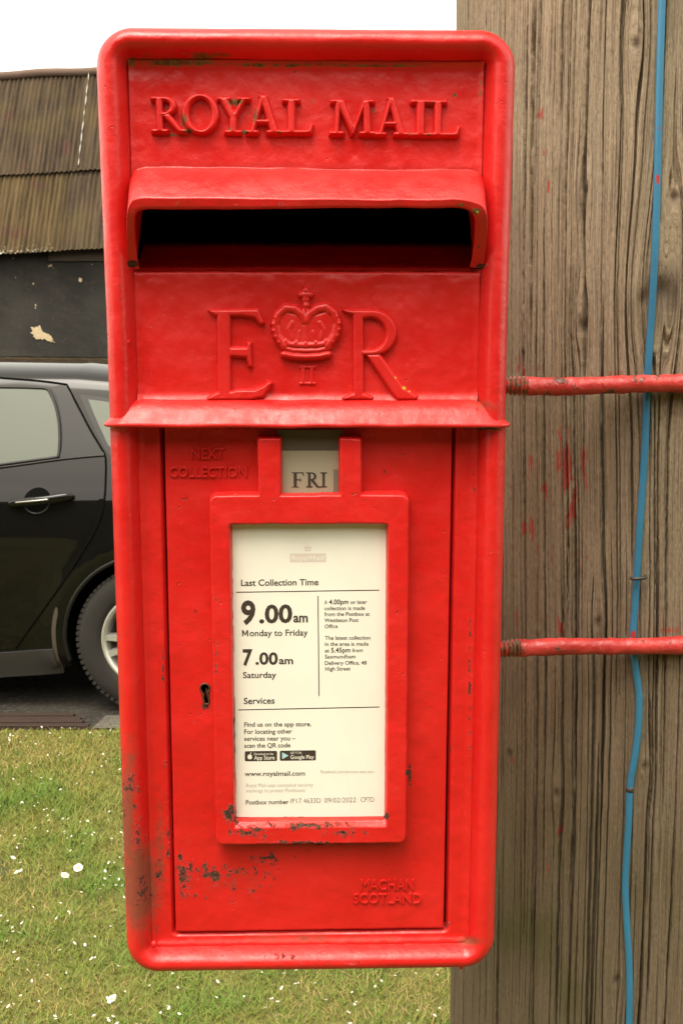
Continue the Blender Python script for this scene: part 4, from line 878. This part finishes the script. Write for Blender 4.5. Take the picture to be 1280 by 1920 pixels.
zz = np.linspace(.1, 1.55, 400); vw = vert_w(zz); ker = np.hanning(31); ker /= ker.sum(); vw = np.convolve(np.pad(vw, 15, 'edge'), ker, 'valid')
def half_w(x, z):
    x = np.asarray(x, float); z = np.asarray(z, float); zt_ = ztop(x); cp = .11
    u = np.clip((z - (zt_ - cp)) / cp, 0, 1); cap = (1 - u ** 2.2) ** .5
    y = CW * plan_w(x) * np.interp(z, zz, vw) * cap
    # flare over the wheels, soft crease at door-handle height
    for wx in (0.0, -2.65):
        r = np.hypot(x - wx, z - .32); y = y + .020 * np.exp(-((r - .40) / .06) ** 2) * (z > .2)
    y = y + .010 * np.exp(-((z - .93 - .03 * x) / .028) ** 2) * np.clip(1 - np.abs(x + 1.2) / 2.0, 0, 1)
    return y
def black_paint():
    t = NT('black_car_paint'); c = t.co(); t.p(Base_Color=t.mix(t.noise(c, 3, 3), (.004, .0036, .0034), (.006, .0052, .0046)), Roughness=.06, Specular_IOR_Level=.34); return t.m
BLK = black_paint(); TRIM = plain('satin_black_trim', (.012, .011, .010), .36, spec=.28); GAPM = plain('panel_gap', (.003, .003, .003), .9, spec=.05); PLAS = plain('grey_black_plastic', (.035, .032, .029), .55, bump=(300, .1, .001))
t = NT('tinted_glass'); t.p(Base_Color=(.055, .068, .048), Roughness=.02, IOR=1.6); GLASS = t.m
t = NT('tyre_rubber'); c = t.co(); t.p(Base_Color=t.mix(t.noise(c, 8, 4), (.010, .0085, .007), (.024, .020, .016)), Roughness=.85, Normal=t.bump(t.noise(c, 200, 3), .2, .001)); TYRE = t.m
ALLOY = plain('silver_alloy', (.52, .50, .46), .35, .55); RED_L = plain('red_lens', (.35, .01, .01), .15); CLR_L = plain('clear_lens', (.55, .55, .55), .08)
RA = .365
def hull():
    xs = np.linspace(-3.55, .77, 217); nt = 46; V = []
    for x in xs:
        t = np.linspace(0, 1, nt); z = zbot(x) + (ztop(x) - zbot(x)) * (1 - (1 - t) ** 1.5); V.append(np.stack([np.full(nt, x), -half_w(x, z), z], -1))
    V = A(V).reshape(-1, 3); f = grid_faces(len(xs), nt); c = V[f].mean(1); kill = np.zeros(len(f), bool)
    for wx in (0.0, -2.65): kill |= np.hypot(c[:, 0] - wx, c[:, 2] - .32) < RA
    f = f[~kill]
    # snap the edge of the wheel openings to a true circle
    e = {}
    for q in f:
        for a_, b_ in zip(q, np.roll(q, -1)): k = (min(a_, b_), max(a_, b_)); e[k] = e.get(k, 0) + 1
    bd = {v for k, n_ in e.items() if n_ == 1 for v in k}
    for v in bd:
        for wx in (0.0, -2.65):
            d = V[v, [0, 2]] - A([wx, .32]); r = np.hypot(*d)
            if r < RA + .06 and V[v, 2] > zbot(V[v, 0]) + .004: d *= RA / r; V[v, 0] = wx + d[0]; V[v, 2] = .32 + d[1]; V[v, 1] = -half_w(V[v, 0], V[v, 2])
    n_ = len(V); V2 = V.copy(); V2[:, 1] *= -1
    return mesh_obj('body', np.concatenate([V, V2]), np.concatenate([f[:, ::-1], f + n_]), BLK, car, True)
hull()
def surf_panel(name, outline, off, mat, parent, step=.03, sides=(-1,), thick=.006):
    """outline in car (x,z); lies on the body side, off metres proud"""
    O = A(outline); n = len(O); x0, z0 = O.min(0); x1, z1 = O.max(0)
    gx_, gz_ = np.meshgrid(np.arange(x0 + step / 2, x1, step), np.arange(z0 + step / 2, z1, step)); d = poly_sdf(O, gx_, gz_); I = np.stack([gx_[d < -step * .35], gz_[d < -step * .35]], -1)
    pts = [Vector(p) for p in np.concatenate([O, I])]; r = mgeo.delaunay_2d_cdt(pts, [], [list(range(n))], 1, 1e-6); P2 = A([list(v) for v in r[0]]); F = [tuple(q) for q in r[2]]
    mb_ = MB()
    for sd_ in sides:
        y = half_w(P2[:, 0], P2[:, 1]) + off; V = np.stack([P2[:, 0], sd_ * y, P2[:, 1]], -1)
        mb_.add(V, F if sd_ < 0 else [q[::-1] for q in F])
        y2 = half_w(O[:, 0], O[:, 1]); Vb = np.concatenate([np.stack([O[:, 0], sd_ * (y2 + off), O[:, 1]], -1), np.stack([O[:, 0], sd_ * (y2 + off - thick), O[:, 1]], -1)])
        mb_.add(Vb, [(i, i + n, (i + 1) % n + n, (i + 1) % n) for i in range(n)])
    return mb_.build(name, mat, parent, True)
def seam(name, pts, r, mat, parent, off=.0, side=-1, m=200):
    P2 = spline(pts, m) if len(pts) > 2 else A([A(pts[0]) + (A(pts[1]) - A(pts[0])) * k for k in np.linspace(0, 1, m)])
    V = np.stack([P2[:, 0], side * (half_w(P2[:, 0], P2[:, 1]) + off), P2[:, 1]], -1); return MB().tube(V, r, 8).build(name, mat, parent, True)
C = carxz
def dense(pts, m=14):
    o = []
    for a_, b_ in zip(pts, pts[1:] + pts[:1]):
        for k in range(m): o.append((a_[0] + (b_[0] - a_[0]) * k / m, a_[1] + (b_[1] - a_[1]) * k / m))
    return o
drip = [C(-560, 760), C(-420, 722), C(-260, 708), C(-120, 706), C(0, 713), C(60, 718), C(105, 724)]
dr_rear = [C(105, 724), C(135, 768), C(165, 812), C(190, 845), C(200, 862), C(205, 900), C(206, 945), C(196, 985), C(172, 1030), C(140, 1080), C(104, 1130), C(68, 1178), C(36, 1222)]
drr = [tuple(p) for p in spline(dr_rear, 60)]
front_edge = C(-205, 0)[0]
dz_s = C(0, 1226)[1]
door_o = drr + [(front_edge, C(0, 1232)[1]), (front_edge, .95), (front_edge - .01, C(0, 712)[1] + .005)] + [tuple(p) for p in spline(A([(front_edge, C(-200, 707)[1]), C(-100, 707), C(0, 713), C(60, 718)]), 20)[1:]]
rear_door = surf_panel('rear_door', door_o, .0025, BLK, car, .03)
seam('door_seam', drr, .0045, GAPM, rear_door, .001)
seam('drip_moulding', spline(drip, 40), .006, GAPM, car, .0)
seam('belt_moulding', [C(-205, 905), C(-100, 894), C(0, 881), C(60, 873), C(112, 866), C(160, 861), C(198, 858)], .006, TRIM, rear_door, .003)
# window of the rear door, black pillar behind it, quarter glass
win = [C(-190, 735), C(-100, 729), C(0, 729), C(40, 730), C(66, 732), C(76, 742), C(88, 762), C(99, 790), C(106, 820), C(109, 845), C(109, 858), C(104, 862), C(60, 868), C(0, 876), C(-100, 890), C(-190, 900)]
win = [tuple(p) for p in spline(win + [win[0]], 130)[:-1]]
surf_panel('door_window', win, .0055, GLASS, rear_door, .04)
seam('window_seal', win + [win[0]], .0065, TRIM, rear_door, .005)
pil = [tuple(p) for p in spline([C(78, 728), C(104, 727), C(134, 771), C(163, 813), C(188, 846), C(196, 856), C(160, 860), C(114, 865), C(114, 845), C(111, 815), C(102, 780), C(90, 750), C(80, 735)], 80)]
surf_panel('pillar_cover', pil, .0050, TRIM, rear_door, .03)
qw = [tuple(p) for p in spline([C(133, 742), C(200, 752), C(255, 768), C(285, 800), C(290, 830), C(250, 852), C(215, 860), C(203, 852), C(180, 820), C(155, 780), C(133, 742)], 80)[:-1]]
surf_panel('quarter_trim', qw, .0018, TRIM, car, .04)
qg = [tuple(p) for p in spline([C(152, 752), C(200, 759), C(245, 774), C(270, 805), C(268, 828), C(235, 842), C(208, 843), C(190, 818), C(170, 785), C(152, 752)], 80)[:-1]]
surf_panel('quarter_window', qg, .0040, GLASS, car, .04)
# front door, its window, other side, screens
fd = [tuple(p) for p in dense([(front_edge - .012, .33), (front_edge - .012, 1.385), (-1.85, 1.27), (-2.20, 1.02), (-2.22, .5), (-2.15, .33)])]
fdoor = surf_panel('front_door', fd, .0025, BLK, car, .05)
surf_panel('door_window', dense([(front_edge - .07, .985), (front_edge - .07, 1.36), (-1.82, 1.25), (-2.08, 1.02)]), .0055, GLASS, fdoor, .05)
for side_name, ol in (('front_door', fd), ('rear_door', door_o)): surf_panel(side_name, ol, .0025, BLK, car, .05, (1,))
surf_panel('door_window', win, .0055, GLASS, car, .05, (1,)); surf_panel('door_window', dense([(front_edge - .07, .985), (front_edge - .07, 1.36), (-1.82, 1.25), (-2.08, 1.02)]), .0055, GLASS, car, .05, (1,))
def top_strip(name, x0, x1, f0, f1, mat):
    xs = np.linspace(x0, x1, 24); V = []
    for x in xs:
        z = ztop(x)
        for k in np.linspace(-1, 1, 21):
            y = k * (f0 + (f1 - f0) * (x - x0) / (x1 - x0)); u_ = min(abs(y) / max(CW * plan_w(x) * np.interp(z, zz, vw), .1), .97); V.append((x, y, z - .11 + .11 * (1 - u_ ** 2) ** (1 / 2.2) + .006))
    mesh_obj(name, V, grid_faces(24, 21), mat, car)
top_strip('windscreen', -2.30, -1.62, .60, .50, GLASS); top_strip('rear_window', .33, .60, .48, .52, GLASS)
# door handle with its cup
hb = MB(); hy = lambda p, q, o: (C(p, q)[0], -(float(half_w(*C(p, q))) + o), C(p, q)[1])
cupP = []
cup = MB(); cN = 30
for rr_, dep in ((1.0, .004), (.93, .0045), (.86, -.004), (.6, -.018), (.2, -.024), (.01, -.025)):
    for k in range(cN):
        t_ = 2 * math.pi * k / cN; cupP.append(hy(79 + 27 * rr_ * math.cos(t_), 941 + 25 * rr_ * math.sin(t_), dep))
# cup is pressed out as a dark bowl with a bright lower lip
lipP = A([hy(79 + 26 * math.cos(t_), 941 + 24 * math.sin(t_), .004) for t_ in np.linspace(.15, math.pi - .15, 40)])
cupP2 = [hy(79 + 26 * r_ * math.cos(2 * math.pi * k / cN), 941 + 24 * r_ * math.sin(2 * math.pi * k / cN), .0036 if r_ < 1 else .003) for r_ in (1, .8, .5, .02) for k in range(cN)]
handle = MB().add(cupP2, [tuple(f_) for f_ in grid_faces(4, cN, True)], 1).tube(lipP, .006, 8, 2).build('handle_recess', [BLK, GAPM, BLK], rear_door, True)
hp = spline(A([hy(28, 946, .014), hy(42, 944, .022), hy(70, 941, .032), (hy(100, 938, .034)), hy(128, 934, .028), hy(147, 932, .016)]), 40)
hr = np.interp(np.linspace(0, 1, 40), [0, .05, .2, .5, .9, 1], [.010, .016, .0185, .018, .017, .011]); V, F = tube_geo(hp, hr, 14); mid = hp.repeat(14, 0); V = mid + (V - mid) * A([1, .6, 1.0])
mesh_obj('door_handle', V, F, BLK, rear_door, True)
V, F = tube_geo(hp[8:26] + A([0, -.0105, 0.002]), .0045, 8); mesh_obj('chrome_strip', V, F, plain('dull_chrome', (.35, .33, .31), .2, .9), rear_door, True)
# sill, wheel-arch lip, flap behind the sill
sill = [C(-700, 1262), C(-200, 1243), C(0, 1231), C(80, 1224), C(111, 1220), C(114, 1240), C(121, 1271), C(80, 1275), C(0, 1281), C(-200, 1292), C(-700, 1306)]
surf_panel('sill', dense(sill, 8), .012, PLAS, car, .04, (-1,), .03)
arc = [(RA * 1.0 * math.cos(t_), .32 + RA * math.sin(t_)) for t_ in np.linspace(R_(-16), R_(196), 90)]
for wx in (0., -2.65):
    for sd_ in (-1, 1): seam('arch_lip', [(wx + a_, b_) for a_, b_ in arc], .010, TRIM, car, -.004, sd_, 160)
# inner wheel wells and floor: dark
mb = MB(); mb.box((-3.3, -.62, .22), (.66, .62, .55), 0)
for wx in (0., -2.65):
    for sd_ in (-1, 1):
        pts_ = [(wx + (RA - .005) * math.cos(t_), .32 + (RA - .005) * math.sin(t_)) for t_ in np.linspace(0, 2 * math.pi, 40)[:-1]]
        V = [(a_, sd_ * .86, b_) for a_, b_ in pts_] + [(a_, sd_ * .60, b_) for a_, b_ in pts_]; n_ = len(pts_)
        mb.add(V, [(i_, (i_ + 1) % n_, (i_ + 1) % n_ + n_, i_ + n_) for i_ in range(n_) if .32 + 0 < 9 and (pts_[i_][1] > .2)] + [tuple(range(n_, 2 * n_))], 0)
mb.build('underbody', GAPM, car)
flap = [C(111, 1228), C(109, 1190), C(112, 1160), C(118, 1140), C(122, 1150), C(117, 1180), C(118, 1220), C(124, 1262), C(121, 1272), C(114, 1250)]
surf_panel('mud_flap', [tuple(p) for p in spline(flap + [flap[0]], 50)[:-1]], .004, plain('brown_dirt_plastic', (.06, .045, .034), .8), car, .02, (-1,), .02)
# wheels
def wheel(wx, sd_):
    e_ = empty('wheel'); e_.parent = car; e_.location = (wx, sd_ * .80, .318); e_.rotation_euler = (0, 0, 0 if sd_ < 0 else math.pi)
    pr = [(.205, -.085), (.212, -.098), (.232, -.104), (.262, -.106), (.288, -.103), (.304, -.094), (.313, -.082), (.318, -.06), (.3185, 0), (.318, .06), (.31, .09), (.28, .10), (.21, .09)]
    MB().lathe(pr, 96).build('tyre', TYRE, e_, True)
    tr = MB()
    for k in range(76):
        a_ = 2 * math.pi * k / 76
        for j in (-1, 1):
            c_, s_ = math.cos(a_), math.sin(a_); r0, r1 = .298, .3165; y_ = -.084 if j < 0 else -.03
            P_ = []
            for rr_ in (r0, r1):
                for dy_ in (-.012, .024):
                    for da in (-.026, .026): P_.append((rr_ * math.cos(a_ + da + dy_ * .4), y_ + dy_, rr_ * math.sin(a_ + da + dy_ * .4)))
            tr.add(P_, [(0, 1, 3, 2), (4, 6, 7, 5), (0, 4, 5, 1), (2, 3, 7, 6), (0, 2, 6, 4), (1, 5, 7, 3)])
    tr.build('tread', TYRE, e_)
    rm_ = MB(); rm_.lathe([(.206, -.088), (.208, -.098), (.200, -.100), (.190, -.090), (.185, -.070), (.180, -.02), (.182, .06)], 72)
    for k in range(5):
        a_ = 2 * math.pi * k / 5 + R_(180 + 9 if sd_ < 0 else 0)
        for o_ in (-.13, .13):
            def pt(r_, da, y_): return (r_ * math.cos(a_ + da), y_, r_ * math.sin(a_ + da))
            P_ = [pt(.05, o_ * 1.3 - .28, -.092), pt(.05, o_ * 1.3 + .28, -.092), pt(.195, o_ * 1.5 + .055, -.090), pt(.195, o_ * 1.5 - .055, -.090), pt(.05, o_ * 1.3 - .28, -.05), pt(.05, o_ * 1.3 + .28, -.05), pt(.195, o_ * 1.5 + .075, -.05), pt(.195, o_ * 1.5 - .075, -.05)]
            rm_.add(P_, [(0, 1, 2, 3), (4, 7, 6, 5), (0, 4, 5, 1), (1, 5, 6, 2), (2, 6, 7, 3), (3, 7, 4, 0)])
    rm_.lathe([(.001, -.098), (.03, -.097), (.055, -.090), (.06, -.06)], 32)
    rm_.build('rim', ALLOY, e_); MB().lathe([(.002, -.03), (.145, -.03), (.15, -.02), (.15, 0)], 40).build('brake_disc', plain('brake_steel', (.10, .09, .08), .5, .6), e_, True)
wheel(0., -1); wheel(-2.65, -1); wheel(0., 1); wheel(-2.65, 1)
# lamps, bumper plate, mirror
for sd_ in (-1, 1):
    surf_panel('tail_light', [tuple(p) for p in spline([(.50, 1.02), (.66, .98), (.715, .90), (.70, .82), (.56, .86), (.50, 1.02)], 30)[:-1]], .004, RED_L, car, .03, (sd_,))
    surf_panel('headlight', [tuple(p) for p in spline([(-3.0, .86), (-3.3, .80), (-3.47, .70), (-3.42, .64), (-3.2, .70), (-3.0, .86)], 30)[:-1]], .004, CLR_L, car, .03, (sd_,))
    mv = []
    for i_ in range(9):
        for j_ in range(16):
            a_ = math.pi * i_ / 8; b_ = 2 * math.pi * j_ / 16; mv.append((-2.0 + .07 * math.cos(a_), sd_ * (.99 + .10 * math.sin(a_) * math.cos(b_)), 1.06 + .065 * math.sin(a_) * math.sin(b_)))
    MB().add(mv, [tuple(q) for q in grid_faces(9, 16, True)]).build('wing_mirror', BLK, car, True)

# ================================================================== BARN
BARN_Y = 15.5
barn = empty('barn', (0, BARN_Y, 0), R_(-1.0)); tag(barn, 'old barn with black tarred wall and mossy brown corrugated roof behind the car', 'barn')
def tar():
    t = NT('tarred_render'); c = t.co(); n = t.noise(c, 1.1, 6, .6); f = t.noise(c, 9, 6, .7); col = t.mix(t.rng(n, .35, .7), (.010, .0085, .007), (.028, .025, .019)); col = t.mix(t.math('MULTIPLY', t.rng(f, .5, .7), .5), col, (.040, .034, .025))
    col = t.mix(t.math('MULTIPLY', t.rng(t.noise(c, 7, 2), .70, .74), 1), col, (.30, .24, .15)); t.p(Base_Color=col, Roughness=.9, Normal=t.bump(f, .5, .03)); return t.m
t = NT('bare_plaster'); c = t.co(); n = t.noise(c, 12, 5, .7); t.p(Base_Color=t.mix(n, (.30, .22, .12), (.56, .46, .30)), Roughness=.9, Normal=t.bump(n, .5, .02)); PLAST = t.m
TAR = tar()
bl = at_y(-700, 900, BARN_Y)[0]; br_ = at_y(800, 900, BARN_Y)[0]; ev = float(at_y(100, 466, BARN_Y - .25)[2])
RP, ROLL = R_(62), R_(2.3)
ridge_len = None
# wall (front, ends, back)
depth = 6.4
rt = (lambda: None)
yr_top = None
# solve the slope length so that the ridge shows at photo row 135
lo_, hi_ = 1., 12.
for _ in range(50):
    m_ = (lo_ + hi_) / 2; y_ = BARN_Y - .25 + m_ * math.cos(RP); z_ = ev + m_ * math.sin(RP); q = A([0, y_, z_]) - CAM; d = q[1] * CP - q[2] * SP; u_ = q[1] * SP + q[2] * CP
    if 960 - F_PX * u_ / d > 137: lo_ = m_
    else: hi_ = m_
SLOPE = lo_; rz = ev + SLOPE * math.sin(RP); ry = SLOPE * math.cos(RP) - .25
print('barn eave', ev, 'ridge', rz, 'slope', SLOPE)
mb = MB(); wt = ev + .35
mb.box((bl + .1, 0, -.1), (br_ - .1, .25, wt)); mb.box((bl + .1, .25, -.1), (bl + .35, 2 * ry - .3, wt)); mb.box((br_ - .35, .25, -.1), (br_ - .1, 2 * ry - .3, wt)); mb.box((bl + .35, 2 * ry - .55, -.1), (br_ - .35, 2 * ry - .3, wt))
for xg in (bl + .12, br_ - .34): mb.add([(xg, .02, wt), (xg, 2 * ry - .32, wt), (xg, ry, rz - .25), (xg + .2, .02, wt), (xg + .2, 2 * ry - .32, wt), (xg + .2, ry, rz - .25)], [(0, 1, 2), (3, 5, 4), (0, 3, 4, 1), (1, 4, 5, 2), (2, 5, 3, 0)])
mb.build('wall', TAR, barn)
def bw(px, py): q = at_y(px, py, BARN_Y); return (q[0], q[2])
def patch(pts, name='plaster_patch', mat=PLAST, o=.012):
    P_ = [bw(*p) for p in pts]; rg = np.random.default_rng(len(pts)); n_ = 60; sp_ = spline(A(P_ + [P_[0]]), n_)[:-1]; c_ = sp_.mean(0); sp_ = c_ + (sp_ - c_) * (1 + .10 * rg.normal(size=(len(sp_), 1)))
    MB().prism([tuple(q) for q in sp_][::-1], -o, .01).build(name, mat, barn)
patch([(60, 612), (72, 611), (78, 622), (92, 628), (98, 641), (84, 637), (70, 636), (59, 630)])
patch([(94, 676), (97, 669), (104, 670), (103, 677)]); patch([(147, 520), (152, 522), (151, 528), (146, 526)])
q0, q1 = bw(90, 472), bw(230, 489); MB().box((q0[0], -.05, q1[1]), (q1[0], 0, q0[1] + .2)).build('eave_board', plain('dark_board', (.045, .030, .020), .85, bump=(20, .4, .01)), barn)
def roof_mat(name, a_, b_, lich):
    t = NT(name); c = t.co(); n = t.noise(c, .9, 5, .6); st_ = t.noise(t.map(c, (14, 1.2, 1)), 1, 5, .65); f = t.noise(c, 22, 5, .7); sp_ = t.noise(c, 60, 3, .7)
    col = t.mix(t.rng(st_, .3, .7), a_, b_); col = t.mix(t.math('MULTIPLY', t.rng(n, .45, .68), .6), col, (.085, .060, .024)); col = t.mix(t.math('MULTIPLY', t.rng(t.noise(c, 2.2, 4), .58, .72), .5), col, (.075, .030, .026))
    col = t.mix(t.math('MULTIPLY', t.rng(sp_, .64, .72), .6), col, (.24, .21, .15)); col = t.mix(t.math('MULTIPLY', t.rng(t.math('ADD', f, t.attr('lichen')), .98, 1.08), .9), col, (.42, .40, .34))
    t.p(Base_Color=col, Roughness=.92, Specular_IOR_Level=.2, Normal=t.bump(f, .5, .012)); return t.m
RM1 = roof_mat('mossy_corrugated', (.028, .020, .013), (.080, .055, .033), 0); RM2 = roof_mat('ochre_corrugated', (.036, .025, .012), (.098, .066, .030), 0)
cr_ = empty
CORR = .073
def roof_sheet(x0, x1, s0, s1, lift, mat, lower_lichen):
    """x along the eave, s up the slope; the course above laps over the one below"""
    nx = int((x1 - x0) / CORR * 10); xs = np.linspace(x0, x1, nx); ss = np.linspace(s0, s1, 24); X, Sg = np.meshgrid(xs, ss)
    hgt = (.015 + .006 * vnoise(np.round(X / CORR) * .7, Sg * 1.1, 127)) * np.cos(X / CORR * 2 * math.pi) + .006 * vnoise(np.round(X / CORR) * 1.3, Sg * 0, 126) + lift * (1 - (Sg - s0) / (s1 - s0)) + .012 * fbm(X * .7, Sg * .7, 121, 2)
    y = -.25 + Sg * math.cos(RP) - hgt * math.sin(RP); z = ev + Sg * math.sin(RP) + hgt * math.cos(RP); z = z + (X - at_y(100, 466, BARN_Y)[0]) * math.tan(ROLL) + .015 * vnoise(X * .8, Sg * .0, 122)
    li = np.clip(.62 - (Sg - s0) * .9, 0, 1) * lower_lichen * np.clip(.55 + .8 * vnoise(X * 1.1, Sg * .0 + 2, 123), 0, 1)
    return mesh_obj('roof_sheet', np.stack([X, y, z], -1).reshape(-1, 3), grid_faces(24, nx), mat, barn, True, None, {'lichen': li.ravel()})
xm = at_y(142, 400, BARN_Y + .4)[0]; mids = SLOPE * .46
def m_at(py):   # slope distance seen at a photo row
    b_, t_ = 0., 12.
    for _ in range(40):
        m_ = (b_ + t_) / 2; q = A([0, BARN_Y - .25 + m_ * math.cos(RP), ev + m_ * math.sin(RP)]) - CAM
        if 960 - F_PX * (q[1] * SP + q[2] * CP) / (q[1] * CP - q[2] * SP) > py: b_ = m_
        else: t_ = m_
    return b_
lap = m_at(320)
edges = [bl - .2, bl + 2.4, xm - 2.35, xm, xm + 2.4, br_ + .2]
for i_ in range(len(edges) - 1):
    roof_sheet(edges[i_] - (.05 if i_ else 0), edges[i_ + 1], -.06, lap + .15, .02 + .012 * (i_ % 2), RM2 if i_ != 3 else RM1, 1.0 if i_ == 3 else .75)
    roof_sheet(edges[i_] - (.05 if i_ else 0) + .06, edges[i_ + 1] + .06, lap - .05, SLOPE + .02, .05 + .012 * (i_ % 2), RM1, .45)
# far slope and ridge capping
xa, xb2 = bl - .2, br_ + .2; dzr = lambda x: (x - at_y(100, 466, BARN_Y)[0]) * math.tan(ROLL)
mesh_obj('roof_sheet', [(xa, ry - .25 + .25, rz + dzr(xa)), (xb2, ry, rz + dzr(xb2)), (xb2, 2 * ry + .25, ev + dzr(xb2)), (xa, 2 * ry + .25, ev + dzr(xa))], [(0, 1, 2, 3)], RM1, barn)
cp_ = [(x, ry - .02, rz + .03 + dzr(x) + .012 * math.sin(x * 5)) for x in np.linspace(xa, xb2, 60)]
MB().tube(cp_, .065, 12).build('ridge_cap', plain('ridge_tile', (.12, .075, .055), .9, bump=(12, .4, .02), vary=.3, vs=3), barn, True)
# pale streak along one sheet edge
sp0, sp1 = None, None
P_ = []
for k in np.linspace(.02, .97, 26):
    s_ = lap + (SLOPE - lap) * k; x_ = xm + .055; hg = .075; P_.append((x_ + .003 * math.sin(k * 30), -.25 + s_ * math.cos(RP) - hg * math.sin(RP), ev + s_ * math.sin(RP) + hg * math.cos(RP) + dzr(x_)))
MB().tube(P_, A([.010 * (0.15 + .85 * (math.sin(i_ * 1.9) > -.2)) for i_ in range(26)]), 6).build('edge_trim', plain('pale_edge', (.36, .34, .29), .9, vary=.4, vs=9), barn, True)
